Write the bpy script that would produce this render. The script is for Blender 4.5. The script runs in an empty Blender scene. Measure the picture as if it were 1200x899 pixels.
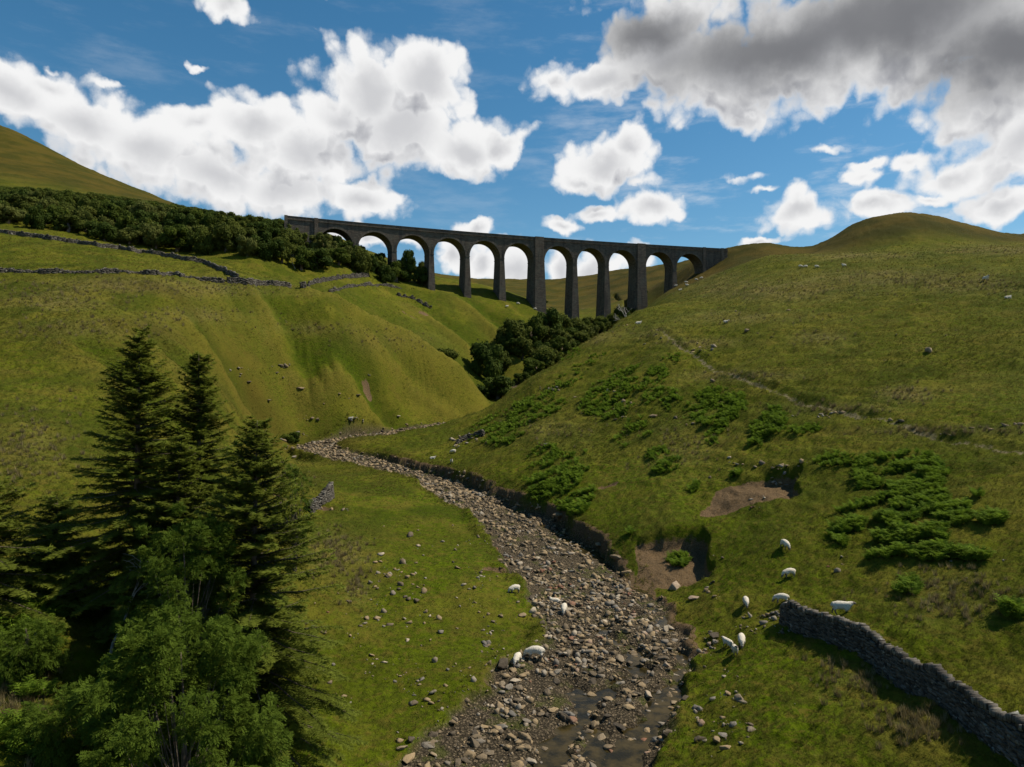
import bpy, bmesh, math, random
import numpy as np
from mathutils import Vector, Matrix

R = math.radians
S = bpy.context.scene
COL = S.collection
F, CX, CY = 832.0, 600.0, 449.5          # lens in photo pixels: level camera at the origin looking along +Y

# ------------------------------------------------------------------ noise
def _hash(ix, iy, seed):
    n = (ix.astype(np.int64) * 374761393 + iy.astype(np.int64) * 668265263 + seed * 974711) & 0xffffffff
    n = ((n ^ (n >> 13)) * 1274126177) & 0xffffffff
    n = n ^ (n >> 16)
    return (n & 0xffff) / 65535.0
def vnoise(x, y, seed=0):
    ix = np.floor(x); iy = np.floor(y); fx = x - ix; fy = y - iy
    fx = fx*fx*fx*(fx*(fx*6-15)+10); fy = fy*fy*fy*(fy*(fy*6-15)+10)
    a = _hash(ix, iy, seed); b = _hash(ix+1, iy, seed); c = _hash(ix, iy+1, seed); d = _hash(ix+1, iy+1, seed)
    return (a + (b-a)*fx + (c-a)*fy + (a-b-c+d)*fx*fy) * 2 - 1
def fbm(x, y, seed=0, octv=4, gain=.5):
    s = np.zeros_like(x, dtype=float); a = 1.; t = 0.
    for o in range(octv):
        s += a * vnoise(x*(2.03**o) + 17.3*o, y*(2.03**o) - 9.1*o, seed+o); t += a; a *= gain
    return s / t
def sst(a, b, x):
    t = np.clip((x-a)/(b-a), 0, 1); return t*t*(3-2*t)

# ------------------------------------------------------------------ terrain: surveyed profiles, (photo row, distance) per bearing
PROF = {
 -600: [(1300,14),(1000,22),(800,33),(620,48),(500,70),(410,92),(340,130),(295,170),(260,210),(220,260),(120,450),(-10,800),(60,1600),(200,3500)],
 -250: [(1300,14),(1000,22),(800,33),(640,48),(520,70),(425,95),(355,130),(310,165),(275,210),(250,260),(170,450),(70,700),(120,1500),(240,3500)],
 0: [(1280,15),(1050,18.5),(899,22),(780,28),(700,33),(600,45),(500,68),(420,95),(360,125),(320,150),(300,180),(275,212),(262,236),(247,262),(233,300),(224,340),(212,390),(180,500),(148,620),(170,760),(200,1500),(280,3500)],
 150: [(1200,17.5),(899,26),(760,33),(650,45),(560,62),(480,85),(420,105),(365,132),(326,155),(311,180),(293,222),(284,242),(264,265),(247,300),(241,360),(229,450),(217,560),(235,700),(260,1500),(300,3500)],
 230: [(1230,18.5),(899,29.5),(780,37),(680,48),(590,65),(530,82),(480,105),(425,120),(370,145),(330,168),(318,190),(305,216),(298,238),(276,255),(256,280),(253,300),(252,360),(248,520),(265,700),(280,1500),(310,3500)],
 300: [(1250,19),(899,31.5),(800,39),(700,50),(610,68),(560,90),(532,118),(515,138),(490,148),(450,154),(415,160),(380,166),(345,175),(332,181),(326,198),(320,222),(300,238),(277,254),(263,268),(260,290),(257,420),(264,560),(280,800),(300,1500),(320,3500)],
 350: [(1250,19),(899,32.5),(800,41),(700,53),(620,74),(570,98),(547,122),(532,146),(520,156),(490,162),(450,167),(410,172),(375,178),(345,187),(336,194),(348,205),(338,225),(318,248),(295,266),(280,290),(268,330),(262,420),(266,560),(285,800),(300,1500),(320,3500)],
 400: [(1250,19.5),(899,33.9),(780,44),(700,56.5),(640,71),(590,88),(560,108),(540,130),(518,153),(503,162),(470,168),(430,174),(390,180),(365,186),(352,194),(386,207),(350,225),(335,245),(312,262),(293,286),(287,350),(285,450),(290,600),(310,1500),(325,3500)],
 440: [(1250,19.5),(899,34.2),(780,44.5),(700,57),(640,72),(590,91),(560,110),(545,122),(525,143),(511,162),(500,170),(470,178),(430,183),(395,190),(372,199),(402,213),(370,232),(350,252),(335,270),(320,285),(308,305),(305,340),(303,600),(325,1500),(330,3500)],
 480: [(1250,19.5),(899,34.7),(780,45),(700,57.5),(640,73),(590,93),(560,108.5),(548,117),(530,134),(515,153),(504,169),(495,180),(470,187),(440,192),(412,197),(390,205),(424,219),(390,236),(370,255),(350,275),(335,290),(327,303),(322,340),(314,600),(330,1500),(335,3500)],
 540: [(1250,19.5),(899,34.8),(780,44.8),(700,57.2),(640,75),(600,90),(570,105),(557,111),(540,124),(520,142),(500,162),(491,172),(494,184),(486,191),(465,197),(448,201),(430,208),(466,219),(437,232),(415,245),(390,262),(365,280),(345,298),(334,310),(330,350),(326,600),(336,1500),(340,3500)],
 575: [(1250,19.5),(899,34.8),(780,44.6),(700,57.2),(640,74),(600,92),(577,102),(562,106),(540,117),(510,138),(490,158),(478,172),(484,188),(482,197),(475,206),(470,213),(466,225),(447,240),(425,252),(400,268),(375,285),(350,303),(339,314),(346,350),(342,600),(348,1500),(345,3500)],
 620: [(1250,19.5),(899,34.5),(780,47),(700,59),(645,74),(608,88),(590,92.5),(575,96),(545,108),(510,125),(480,145),(455,163),(446,176),(468,198),(456,222),(446,236),(430,250),(405,270),(380,290),(360,308),(351,320),(364,350),(362,450),(340,800),(346,1600),(350,3500)],
 670: [(1250,19.5),(899,35),(780,47),(720,57),(670,67),(643,75),(622,79),(600,84),(560,95),(520,112),(480,133),(440,158),(420,180),(413,194),(438,218),(424,252),(411,280),(397,300),(382,316),(374,328),(372,360),(352,550),(328,900),(340,1600),(350,3500)],
 720: [(1250,19.5),(899,36),(780,47.5),(720,57.5),(687,64.5),(662,69),(640,72),(600,81),(560,92),(520,108),(480,127),(440,150),(410,170),(388,196),(381,218),(391,250),(393,290),(386,325),(379,337),(376,352),(348,500),(318,900),(330,1600),(345,3500)],
 780: [(1250,20),(899,34),(825,42.5),(765,51),(705,60),(682,64),(640,68),(612,71.5),(580,79),(540,90),(500,104),(460,121),(425,140),(400,158),(385,172),(371,195),(358,240),(349,290),(343,325),(349,350),(340,450),(311,900),(325,1600),(345,3500)],
 830: [(1250,20),(899,32.5),(820,40),(770,47.5),(748,50),(720,53.5),(680,61),(640,66),(600,74),(560,83),(520,95),(480,111),(440,130),(405,150),(375,178),(350,220),(335,270),(325,310),(316,335),(302,352),(297,380),(300,600),(304,900),(320,1600),(345,3500)],
 900: [(1250,20),(899,31),(830,37),(780,42),(740,47),(700,52),(660,57),(620,64),(570,74),(540,80),(500,92),(455,108),(420,126),(380,150),(350,180),(325,215),(312,250),(301,290),(295,325),(285,345),(298,375),(305,600),(320,1600),(345,3500)],
 950: [(1250,20),(899,30.5),(830,36),(780,40.5),(738,45.5),(700,50),(655,55.5),(610,62.5),(560,72.5),(515,83),(475,97),(427,118),(390,140),(350,170),(322,205),(308,236),(299,275),(297,318),(291,336),(296,365),(305,600),(320,1600),(345,3500)],
 1000: [(1250,20),(899,30),(830,35),(780,39),(735,44),(700,48),(650,54),(600,61),(550,71),(490,86),(450,101),(400,125),(350,160),(320,195),(305,225),(297,255),(298,290),(282,306),(263,332),(272,352),(292,400),(310,600),(330,1600),(345,3500)],
 1080: [(1250,20),(899,29),(830,33.5),(780,38),(720,43),(650,50),(600,57),(550,66),(500,77),(460,90),(400,115),(350,148),(320,180),(303,210),(295,240),(295,270),(270,300),(251,325),(258,350),(290,400),(310,600),(330,1600),(345,3500)],
 1150: [(1250,20),(899,28),(850,31.5),(780,37),(720,41.5),(650,48),(600,53.5),(542,64),(490,76),(445,92),(390,116),(340,148),(310,182),(297,210),(291,235),(293,262),(284,292),(268,322),(272,350),(290,400),(305,600),(330,1600),(345,3500)],
 1200: [(1250,20),(899,27.5),(850,31),(780,36),(720,40),(650,46),(600,51),(535,62),(480,75),(430,93),(380,115),(330,150),(300,185),(289,215),(291,240),(287,290),(276,340),(275,400),(300,600),(330,1600),(345,3500)],
 1400: [(1250,20),(899,26),(780,33),(650,42),(560,52),(480,65),(410,88),(350,115),(310,150),(290,190),(284,240),(276,340),(300,600),(330,1600),(345,3500)],
 1800: [(1250,20),(899,26),(780,33),(650,42),(560,52),(480,65),(420,88),(370,115),(330,150),(310,190),(300,240),(285,340),(300,600),(330,1600),(345,3500)],
}
_pu, _pl, _pt = [], [], []
for px, rows in PROF.items():
    for py, Y in rows:
        _pu.append((px-CX)/F); _pl.append(math.log(Y)); _pt.append(-(py-CY)/F)
_pu = np.array(_pu); _pl = np.array(_pl); _pt = np.array(_pt)
def _k(r2): return 0.5*r2*np.log(r2+1e-12)
def _tps():
    n = len(_pu)
    A = np.zeros((n+3, n+3))
    A[:n,:n] = _k((_pu[:,None]-_pu)**2 + (_pl[:,None]-_pl)**2) + np.eye(n)*6e-6
    A[:n,n] = 1; A[:n,n+1] = _pu; A[:n,n+2] = _pl; A[n:,:n] = A[:n,n:].T
    return np.linalg.solve(A, np.concatenate([_pt, np.zeros(3)]))
_w = _tps()
U0, U1, NU, L0, L1, NL = -2.4, 2.4, 720, math.log(9.0), math.log(4200.0), 900
_gu = np.linspace(U0, U1, NU); _gl = np.linspace(L0, L1, NL)
_G = np.zeros((NL, NU))
for i in range(0, NL, 60):
    UU, LL = np.meshgrid(np.clip(_gu, -1.45, 1.45), _gl[i:i+60])
    q = _w[-3] + _w[-2]*UU + _w[-1]*LL
    for j in range(len(_pu)):
        q = q + _w[j]*_k((UU-_pu[j])**2 + (LL-_pl[j])**2)
    _G[i:i+60] = q
def base_h(x, y):
    y = np.maximum(y, 9.01)
    u = np.clip((x/y-U0)/(U1-U0)*(NU-1), 0, NU-1.001); l = np.clip((np.log(y)-L0)/(L1-L0)*(NL-1), 0, NL-1.001)
    iu = u.astype(int); il = l.astype(int); fu = u-iu; fl = l-il
    g = _G[il,iu]*(1-fu)*(1-fl) + _G[il,iu+1]*fu*(1-fl) + _G[il+1,iu]*(1-fu)*fl + _G[il+1,iu+1]*fu*fl
    return g*y
def P(px, py, Y):                         # a surveyed point: bearing, height angle, distance
    return ((px-CX)/F*Y, Y, -(py-CY)/F*Y)

# stream bed: (px, py, Y, half width left, half width right)
BED = [(520,1150,22,6,5),(560,1010,27.5,6.3,5.5),(622,899,34.8,5.7,5.3),(712,800,44,6.4,4.8),(722,750,50.5,4.9,4.6),(700,705,59,5.2,4.7),(655,650,74,6.6,4.4),
       (600,608,89,4.6,4.0),(525,575,108,4.0,4.2),(450,548,126,4.2,3.4),(388,531,143,4.6,3.8),(372,524,151,4.0,4.5),(395,517,158,3.6,3.6),(445,510,166,3.6,3.2),(505,500,175,2.9,2.2),
       (550,493,184,1.2,1.2),(582,482,199,1.2,1.2),(600,463,215,1.2,1.2),(613,445,235,1.6,1.6),(648,425,262,1.2,1.2),(690,398,302,1.2,1.2),(712,384,335,1.2,1.2),(735,370,380,1.2,1.2),(720,352,520,1,1)]
def _dense(pts, step):
    P3 = np.array([list(P(*p[:3])) + list(p[3:]) for p in pts]); out = []
    n = len(P3)
    for i in range(n-1):
        p0 = P3[max(i-1,0)]; p1 = P3[i]; p2 = P3[i+1]; p3 = P3[min(i+2,n-1)]
        m = max(2, int(np.linalg.norm(p2[:2]-p1[:2])/step))
        for k in range(m):
            t = k/m
            out.append(0.5*((2*p1)+(-p0+p2)*t+(2*p0-5*p1+4*p2-p3)*t*t+(-p0+3*p1-3*p2+p3)*t**3))
    out.append(P3[-1]); return np.array(out)
BEDP = _dense(BED, 1.8)
def along(x, y, PL, rmax=25.0):
    """nearest point of polyline samples: signed distance (left +), fraction index"""
    d = np.full(x.shape, 1e9); idx = np.zeros(x.shape, int)
    m = (x > PL[:,0].min()-rmax) & (x < PL[:,0].max()+rmax) & (y > PL[:,1].min()-rmax) & (y < PL[:,1].max()+rmax)
    xs = x[m]; ys = y[m]; dd = np.full(xs.shape, 1e9); ii = np.zeros(xs.shape, int)
    for k in range(len(PL)):
        q = (xs-PL[k,0])**2 + (ys-PL[k,1])**2
        b = q < dd; dd[b] = q[b]; ii[b] = k
    d[m] = np.sqrt(dd); idx[m] = ii
    i2 = np.minimum(idx+1, len(PL)-1); i1 = np.maximum(idx-1, 0)
    tx = PL[i2,0]-PL[i1,0]; ty = PL[i2,1]-PL[i1,1]
    side = np.sign(tx*(y-PL[idx,1]) - ty*(x-PL[idx,0]))
    return d*side, idx
# running water inside the bed: (px, py, Y, half width)
WAT = [[(600,1010,27.5,.9),(690,930,32.5,.9),(745,870,37,1.0),(785,820,42.5,1.3),(815,775,47.2,1.8),(800,735,52.3,1.8),(765,702,58.5,1.6),(728,668,68.5,1.4),(690,640,76.5,1.3),(640,612,86.5,1.2),(598,588,96,.9),(585,580,99,.4)],
       [(640,960,30.5,.4),(648,880,36,.5),(680,838,40,.55),(712,805,43.6,.5),(745,780,46.3,.6),(740,755,49.5,.7),(700,735,53,.5),(745,712,56.5,.5),(770,702,58.5,.4)],
       [(700,880,36.3,.3),(690,830,41,.3),(668,800,44.5,.3)],
       [(505,500,175,.7),(470,506,169,.7),(420,514,161,.6)]]
WATP = [_dense(w, 1.1) for w in WAT]
def bed_level(x, y):
    return np.interp(y, BEDP[:,1], BEDP[:,2])
def height(x, y, masks=False):
    x = np.asarray(x, float); y = np.asarray(y, float)
    h = base_h(x, y)
    far = sst(150, 500, y)
    # broad undulation of open ground, tussock lumps near
    sd, k = along(x, y, BEDP, 30)
    ad = np.abs(sd)
    hw = np.where(sd > 0, BEDP[k,3], BEDP[k,4])
    wob = fbm(x*.22, y*.22, 5, 3)*1.1 + fbm(x*.9, y*.9, 8, 2)*.35
    e = ad - hw - wob*np.clip(hw/4, .25, 1)
    inb = 1 - sst(-.15, .45, e)                      # 1 on the bed
    slope_side = sst(.5, 14, e)
    rough = .55*fbm(x*.12, y*.12, 21, 3) + .22*fbm(x*.45, y*.45, 22, 3)
    lumps = .085*np.abs(fbm(x*1.7, y*1.7, 23, 3)) + .05*fbm(x*4.1, y*4.1, 24, 2)
    h = h + slope_side*rough*(1-.2*far) + lumps*(1-inb)*(.4+.6*sst(1,6,e))
    hum = np.abs(fbm(x*.62, y*.62, 25, 3))*.42 + np.abs(fbm(x*1.25+3, y*1.25, 26, 2))*.16
    hum = hum + (.55*np.abs(fbm(x*.21, y*.21, 27, 3)) + .22*np.abs(fbm(x*.42+9, y*.42, 28, 2)))*sst(70, 120, y)
    h = h + hum*sst(.6, 3, e)*np.where(sd < 0, 1.0, .35+.65*sst(12,24,e))*(1-.5*sst(150,300,y))
    h = h + far*(1.2*fbm(x*.012, y*.012, 31, 3) + .8*fbm(x*.03, y*.03, 33, 3))*sst(400, 700, y)*3
    # soil creep terraces and gullies on the left spur
    rib = np.zeros(x.shape)
    for (PL, dep, wd) in RIBS:
        d5, k5 = along(x, y, PL, 14)
        L_ = len(PL); tp = np.clip(np.minimum(k5/(.2*L_), (L_-k5)/(.15*L_)), 0, 1)
        h = h + 1.15*dep*tp*(np.exp(-(d5/wd/1.15)**2) - 1.15*np.exp(-((d5-wd*2.1)/wd/1.25)**2))
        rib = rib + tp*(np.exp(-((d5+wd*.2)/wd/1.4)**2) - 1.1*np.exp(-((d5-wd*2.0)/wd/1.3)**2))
    tr = np.sin(base_h(x, y)*4.6 + 6*fbm(x*.06, y*.06, 42, 3))*sst(-.2, .25, fbm(x*.05, y*.05, 43, 2)+.1)
    onslope = sst(5, 20, e)*(1-sst(260, 330, y))*sst(50, 80, y)
    h = h + .15*tr*onslope
    # river bed
    bz = BEDP[k,2]
    gravel = .16*fbm(x*.35, y*.35, 51, 3) + .10*fbm(x*1.6, y*1.6, 52, 3)
    wl = np.full(x.shape, 9e9); wz = np.zeros(x.shape)
    for W in WATP:
        d2, k2 = along(x, y, W, 6)
        q = np.abs(d2) - W[k2,3]*.62 - .75*fbm(x*.7, y*.7, 61, 3)
        wl = np.minimum(wl, q)
    ch = 1 - sst(-.2, .9, wl)
    near = 1-sst(185, 200, y)
    bedh = bz + gravel - .50*ch*near + .12*sst(-3, 0, e)
    raised = np.maximum(h, bedh + np.clip(.30 + .9*fbm(x*.16, y*.16, 55, 3), .02, 1.1))
    h2 = np.where(e < 2.5, h + (raised-h)*(1-sst(.4, 2.5, e)), h)
    h = h2*(1-inb) + bedh*inb
    # scars of bare soil cut into the right bank, sheep scrapes
    soil = np.zeros(x.shape)
    for (px, py, Y, nx, ny, hw_, D, sl, cut0) in SLIPS:
        cx, cy, cz = P(px, py, Y)
        t = (x-cx)*nx + (y-cy)*ny; w_ = (x-cx)*ny - (y-cy)*nx
        nz = 1.3*fbm(x*.28, y*.28, 91, 3); nw = 1.5*fbm(x*.30, y*.30, 92, 3)
        mk = (1-sst(hw_-.55, hw_+.15, np.abs(w_)+nw))*(1-sst(D-.65, D+.25, t+nz))*sst(-1.6, -.2, t)
        surf = cz + sl*t + .35*fbm(x*.7, y*.7, 94, 4)
        hc = np.minimum(h, surf); h = h + (hc-h)*mk*(1-inb); soil = np.maximum(soil, mk*(1-inb)*sst(.02,.25,h-h+ (mk)))
    for (px, py, Y, rx, ry, dep) in SCARS:
        cx, cy, cz = P(px, py, Y)
        wx = x-cx + .7*fbm(x*.5, y*.5, 71, 3); wy = y-cy + .7*fbm(x*.5, y*.5, 72, 3)
        r = np.sqrt((wx/rx)**2 + (wy/ry)**2)
        m = 1 - sst(.72, 1.0, r)
        h = h - dep*m*(1-inb)*(.35+.65*sst(-1, .6, (wx/rx*.35+wy/ry)))
        soil = np.maximum(soil, m*(1-inb))
    # old track: a shallow shelf running up across the right hill
    d3, k3 = along(x, y, TRACKP, 8)
    tm = np.exp(-(d3/.9)**2)
    h = h - .26*tm + .30*np.exp(-((d3+1.7)/.8)**2)
    d4, k4 = along(x, y, PEATP, 5)
    pm = np.exp(-(d4/.35)**2)*sst(-.1, .35, fbm(x*.9, y*.9, 77, 2))
    h = h - .42*pm
    soil = np.maximum(soil, .9*pm)
    if not masks: return h
    # earth exposed at the cut bank right beside the bed
    cut = sst(-.2,.05,e)*(1-sst(.5,1.15,e))*sst(-.25, .25, fbm(x*.13, y*.13, 81, 2)+.25)*(1-sst(128,142,y))
    return h, dict(bed=inb, e=e, water=ch*near*inb, soil=np.maximum(soil, cut*.9*near*np.where(sd > 0, .42, 1)), track=tm, cut=cut, sd=sd, rib=rib)
SLIPS = [(788,684,63.2,.22,.975,3.5,6.9,.22,0),(880,583,71.8,.35,.937,4.6,5.6,.06,0)]
SCARS = [(712,572,89,1.4,1.0,.4),(660,600,84.5,1.3,.8,.35),(855,575,73,2.4,1.2,.4),
         (648,378,308,3,1.5,.6),(325,585,82,1.2,.9,.3),(690,330,420,5,3,.3),(375,600,84,1.8,1.1,.35),(590,670,66,2.2,1.7,.7),(300,470,131,1.6,1.0,.5),(345,452,139,1.5,.8,.5),
         (280,455,136,1.3,.8,.4),(430,462,178,1.6,1.2,.4),(740,480,126,1.8,.8,.3),(500,352,262,4.0,1.2,.7),(480,345,255,3.5,1.0,.6)]
TRACKP = _dense([(1330,560,53,0),(1200,529,62.5,0),(1100,506,73,0),(1000,483,87,0),(930,462,100,0),(870,440,118,0),(830,418,134,0),(790,394,155,0),(770,384,172,0)], 1.)
_RB = [([(340,340,188),(400,354,193),(440,374,198),(480,392,204),(540,432,207),(572,468,206)],.45,3.2),([(277,340,178),(310,360,172),(355,383,166),(397,407,172),(440,445,172),(470,478,170)],1.5,2.3),([(190,380,138),(240,402,140),(313,427,146),(360,460,150),(390,492,158)],1.1,2.2),
        ([(395,365,181),(440,402,188),(490,440,190),(530,470,190)],.6,1.8),([(120,400,118),(180,440,112),(240,490,110),(290,530,108)],.8,2.0),([(60,420,104),(110,470,96),(160,520,88)],.7,2.0),
        ([(520,345,292),(555,372,284),(585,400,272),(610,432,250)],1.5,3.5),([(470,350,268),(520,385,258),(560,415,250)],1.2,3.0)]
RIBS = [(_dense([(a,b,c,0) for a,b,c in q], 2.5), d, w) for q, d, w in _RB]
PEATP = _dense([(935,780,41.5,0),(945,820,38,0),(950,850,35.5,0),(935,885,32.5,0)], .3)
def hz(x, y):
    return float(height(np.array([float(x)]), np.array([float(y)]))[0])
# ------------------------------------------------------------------ the ground sheet
NR, NC = 1300, 900
_ys = np.exp(np.linspace(math.log(11), math.log(3800), NR))
_us = np.concatenate([np.linspace(-2.3,-.78,70)[:-1], np.linspace(-.78,.78,NC-140), np.linspace(.78,2.3,71)[1:]])
NC = len(_us)
_UU, _YY = np.meshgrid(_us, _ys); _XX = _UU*_YY
_ZZ, GM = height(_XX.ravel(), _YY.ravel(), True)
_ZZ = _ZZ.reshape(_XX.shape)
_PY = CY - F*_ZZ/_YY; _RUN = np.minimum.accumulate(_PY, 0)
_VIS = _PY <= _RUN + .4
def at(px, py):
    """ground point first met at the bearing px and height angle py"""
    u = (px-CX)/F; c = int(np.argmin(np.abs(_us-u))); r = _RUN[:,c]
    k = int(np.searchsorted(-r, -py)); k = min(max(k,1), NR-1)
    w = (r[k-1]-py)/max(r[k-1]-r[k], 1e-6); Y = _ys[k-1]+(_ys[k]-_ys[k-1])*min(max(w,0),1)
    x = u*Y
    return Vector((x, Y, hz(x, Y)))
def at_many(px, py):
    px = np.asarray(px, float); py = np.asarray(py, float); u = (px-CX)/F
    c = np.clip(np.searchsorted(_us, u), 1, len(_us)-1); Y = np.zeros(len(px))
    for cc in np.unique(c):
        m = c == cc; Y[m] = np.interp(-py[m], -_RUN[:,cc], _ys)
    return u*Y, Y
# ------------------------------------------------------------------ object helpers
def tag(o, label=None, cat=None, group=None, kind=None):
    if label: o['label'] = label
    if cat: o['category'] = cat
    if group: o['group'] = group
    if kind: o['kind'] = kind
    return o
def empty(name, loc, rz=0.0, sc=1.0, **k):
    o = bpy.data.objects.new(name, None); COL.objects.link(o); o.location = loc; o.rotation_euler = (0,0,rz); o.scale = (sc,)*3
    o.empty_display_size = .2
    return tag(o, **k)
def put(name, me, parent=None, loc=(0,0,0), rz=0.0, sc=1.0, **k):
    o = bpy.data.objects.new(name, me); COL.objects.link(o); o.parent = parent; o.location = loc; o.rotation_euler = (0,0,rz)
    o.scale = sc if isinstance(sc, (tuple, list)) else (sc,)*3
    return tag(o, **k)
def mesh_np(name, V, Fc, mat, attrs=None, smooth=False, n=3, mi=None):
    me = bpy.data.meshes.new(name); V = np.asarray(V, np.float32); Fc = np.asarray(Fc, np.int32); n = Fc.shape[1]
    me.vertices.add(len(V)); me.vertices.foreach_set('co', V.ravel())
    me.loops.add(Fc.size); me.loops.foreach_set('vertex_index', Fc.ravel())
    me.polygons.add(len(Fc)); me.polygons.foreach_set('loop_start', (np.arange(len(Fc))*n).astype(np.int32))
    me.polygons.foreach_set('loop_total', np.full(len(Fc), n, np.int32))
    if smooth: me.polygons.foreach_set('use_smooth', np.ones(len(Fc), bool))
    for m in (mat if isinstance(mat, (list, tuple)) else [mat]): me.materials.append(m)
    if mi is not None: me.polygons.foreach_set('material_index', np.asarray(mi, np.int32))
    me.update(calc_edges=True)
    for k, v in (attrs or {}).items():
        a = me.attributes.new(k, 'FLOAT', 'POINT'); a.data.foreach_set('value', np.asarray(v, np.float32))
    return me
def rots(rz, rx=None, ry=None):
    c, s = np.cos(rz), np.sin(rz); z = np.zeros_like(c); o = np.ones_like(c)
    M = np.stack([np.stack([c,-s,z],-1), np.stack([s,c,z],-1), np.stack([z,z,o],-1)], -2)
    if rx is not None:
        c, s = np.cos(rx), np.sin(rx)
        M = M @ np.stack([np.stack([o,z,z],-1), np.stack([z,c,-s],-1), np.stack([z,s,c],-1)], -2)
    if ry is not None:
        c, s = np.cos(ry), np.sin(ry)
        M = M @ np.stack([np.stack([c,z,s],-1), np.stack([z,o,z],-1), np.stack([-s,z,c],-1)], -2)
    return M
def mass(variants, which, pos, scale, M, tint, extra=None):
    """many small pieces gathered into one vertex/face array"""
    VV, FF, TT = [], [], []; off = 0
    scale = np.asarray(scale, float)
    if scale.ndim == 1: scale = np.repeat(scale[:,None], 3, 1)
    for v, (V, Fc) in enumerate(variants):
        m = which == v; n = int(m.sum())
        if not n: continue
        W = np.einsum('nij,nkj->nki', M[m], V[None]*scale[m][:,None]) + pos[m][:,None]
        VV.append(W.reshape(-1,3)); FF.append((Fc[None] + (np.arange(n)*len(V))[:,None,None] + off).reshape(-1, Fc.shape[1]))
        t = np.repeat(tint[m], len(V))
        TT.append(t); off += n*len(V)
    return np.concatenate(VV), np.concatenate(FF), np.concatenate(TT)
def tri_of(bm):
    bmesh.ops.triangulate(bm, faces=bm.faces); bm.verts.index_update()
    V = np.array([v.co[:] for v in bm.verts]); Fc = np.array([[v.index for v in f.verts] for f in bm.faces]); bm.free()
    return V, Fc
def tube(pts, rad, seg=6):
    """tapered tube along points -> V, F(tri)"""
    pts = np.asarray(pts, float); n = len(pts); V = []; Fc = []
    for i in range(n):
        t = pts[min(i+1,n-1)] - pts[max(i-1,0)]; t /= np.linalg.norm(t)+1e-9
        a = np.array([0,0,1.]) if abs(t[2]) < .8 else np.array([1.,0,0]); u = np.cross(t, a); u /= np.linalg.norm(u); w = np.cross(t, u)
        for k in range(seg):
            q = 2*math.pi*k/seg; V.append(pts[i] + rad[i]*(math.cos(q)*u + math.sin(q)*w))
    for i in range(n-1):
        for k in range(seg):
            a, b = i*seg+k, i*seg+(k+1)%seg; c, d = a+seg, b+seg; Fc += [(a,b,d),(a,d,c)]
    c0 = len(V); V.append(pts[-1]); Fc += [((n-1)*seg+k, (n-1)*seg+(k+1)%seg, c0) for k in range(seg)]
    return np.array(V), np.array(Fc)
def cat(parts):
    off = 0; VV = []; FF = []
    for V, Fc in parts:
        VV.append(V); FF.append(Fc+off); off += len(V)
    return np.concatenate(VV), np.concatenate(FF)

# ------------------------------------------------------------------ materials
class N:
    """tiny node-graph writer"""
    dim = "3D"
    def __init__(s, tree): s.t = tree; s.l = tree.links
    def n(s, typ, **kw):
        x = s.t.nodes.new(typ)
        for k, v in kw.items(): setattr(x, k, v)
        return x
    def set(s, inp, v):
        if isinstance(v, bpy.types.NodeSocket): s.l.new(v, inp)
        elif v is not None:
            inp.default_value = v
    def m(s, op, a, b=None, c=None, clamp=False):
        x = s.n('ShaderNodeMath', operation=op, use_clamp=clamp)
        for i, v in enumerate((a,b,c)):
            if v is not None: s.set(x.inputs[i], v)
        return x.outputs[0]
    def v(s, op, a, b=None, sc=None):
        x = s.n('ShaderNodeVectorMath', operation=op); s.set(x.inputs[0], a)
        if b is not None: s.set(x.inputs[1], b)
        if sc is not None: s.set(x.inputs['Scale'], sc)
        return x.outputs['Value'] if op in ('LENGTH','DOT_PRODUCT','DISTANCE') else x.outputs[0]
    def ss(s, x, a, b):
        r = s.n('ShaderNodeMapRange', interpolation_type='SMOOTHSTEP'); s.set(r.inputs[0], x); s.set(r.inputs[1], a); s.set(r.inputs[2], b)
        return r.outputs[0]
    def mix(s, f, a, b):
        x = s.n('ShaderNodeMix', data_type='RGBA'); s.set(x.inputs[0], f)
        s.set(x.inputs[6], (*a,1) if isinstance(a, tuple) and len(a)==3 else a); s.set(x.inputs[7], (*b,1) if isinstance(b, tuple) and len(b)==3 else b)
        return x.outputs[2]
    def noise(s, vec, scale, detail=4, rough=.55, dist=0, out=0):
        x = s.n('ShaderNodeTexNoise', noise_dimensions=s.dim); s.set(x.inputs['Vector'], vec); x.inputs['Scale'].default_value = scale
        x.inputs['Detail'].default_value = detail; x.inputs['Roughness'].default_value = rough; x.inputs['Distortion'].default_value = dist
        return x.outputs[out]
    def vor(s, vec, scale, out='Distance', feature='F1'):
        x = s.n('ShaderNodeTexVoronoi', feature=feature, voronoi_dimensions=s.dim); s.set(x.inputs['Vector'], vec); x.inputs['Scale'].default_value = scale
        return x.outputs[out]
    def attr(s, name):
        x = s.n('ShaderNodeAttribute', attribute_name=name); return x.outputs['Fac']
    def bump(s, h, dist, strength=1.0, normal=None):
        x = s.n('ShaderNodeBump'); s.set(x.inputs['Height'], h); x.inputs['Distance'].default_value = dist; x.inputs['Strength'].default_value = strength
        if normal is not None: s.l.new(normal, x.inputs['Normal'])
        return x.outputs[0]
def mat(name):
    m = bpy.data.materials.new(name); m.use_nodes = True; g = N(m.node_tree); b = m.node_tree.nodes['Principled BSDF']
    b.inputs['Roughness'].default_value = .95; b.inputs['Specular IOR Level'].default_value = .15
    return m, g, b
def obj_co(g): return g.n('ShaderNodeTexCoord').outputs['Object']

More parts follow.
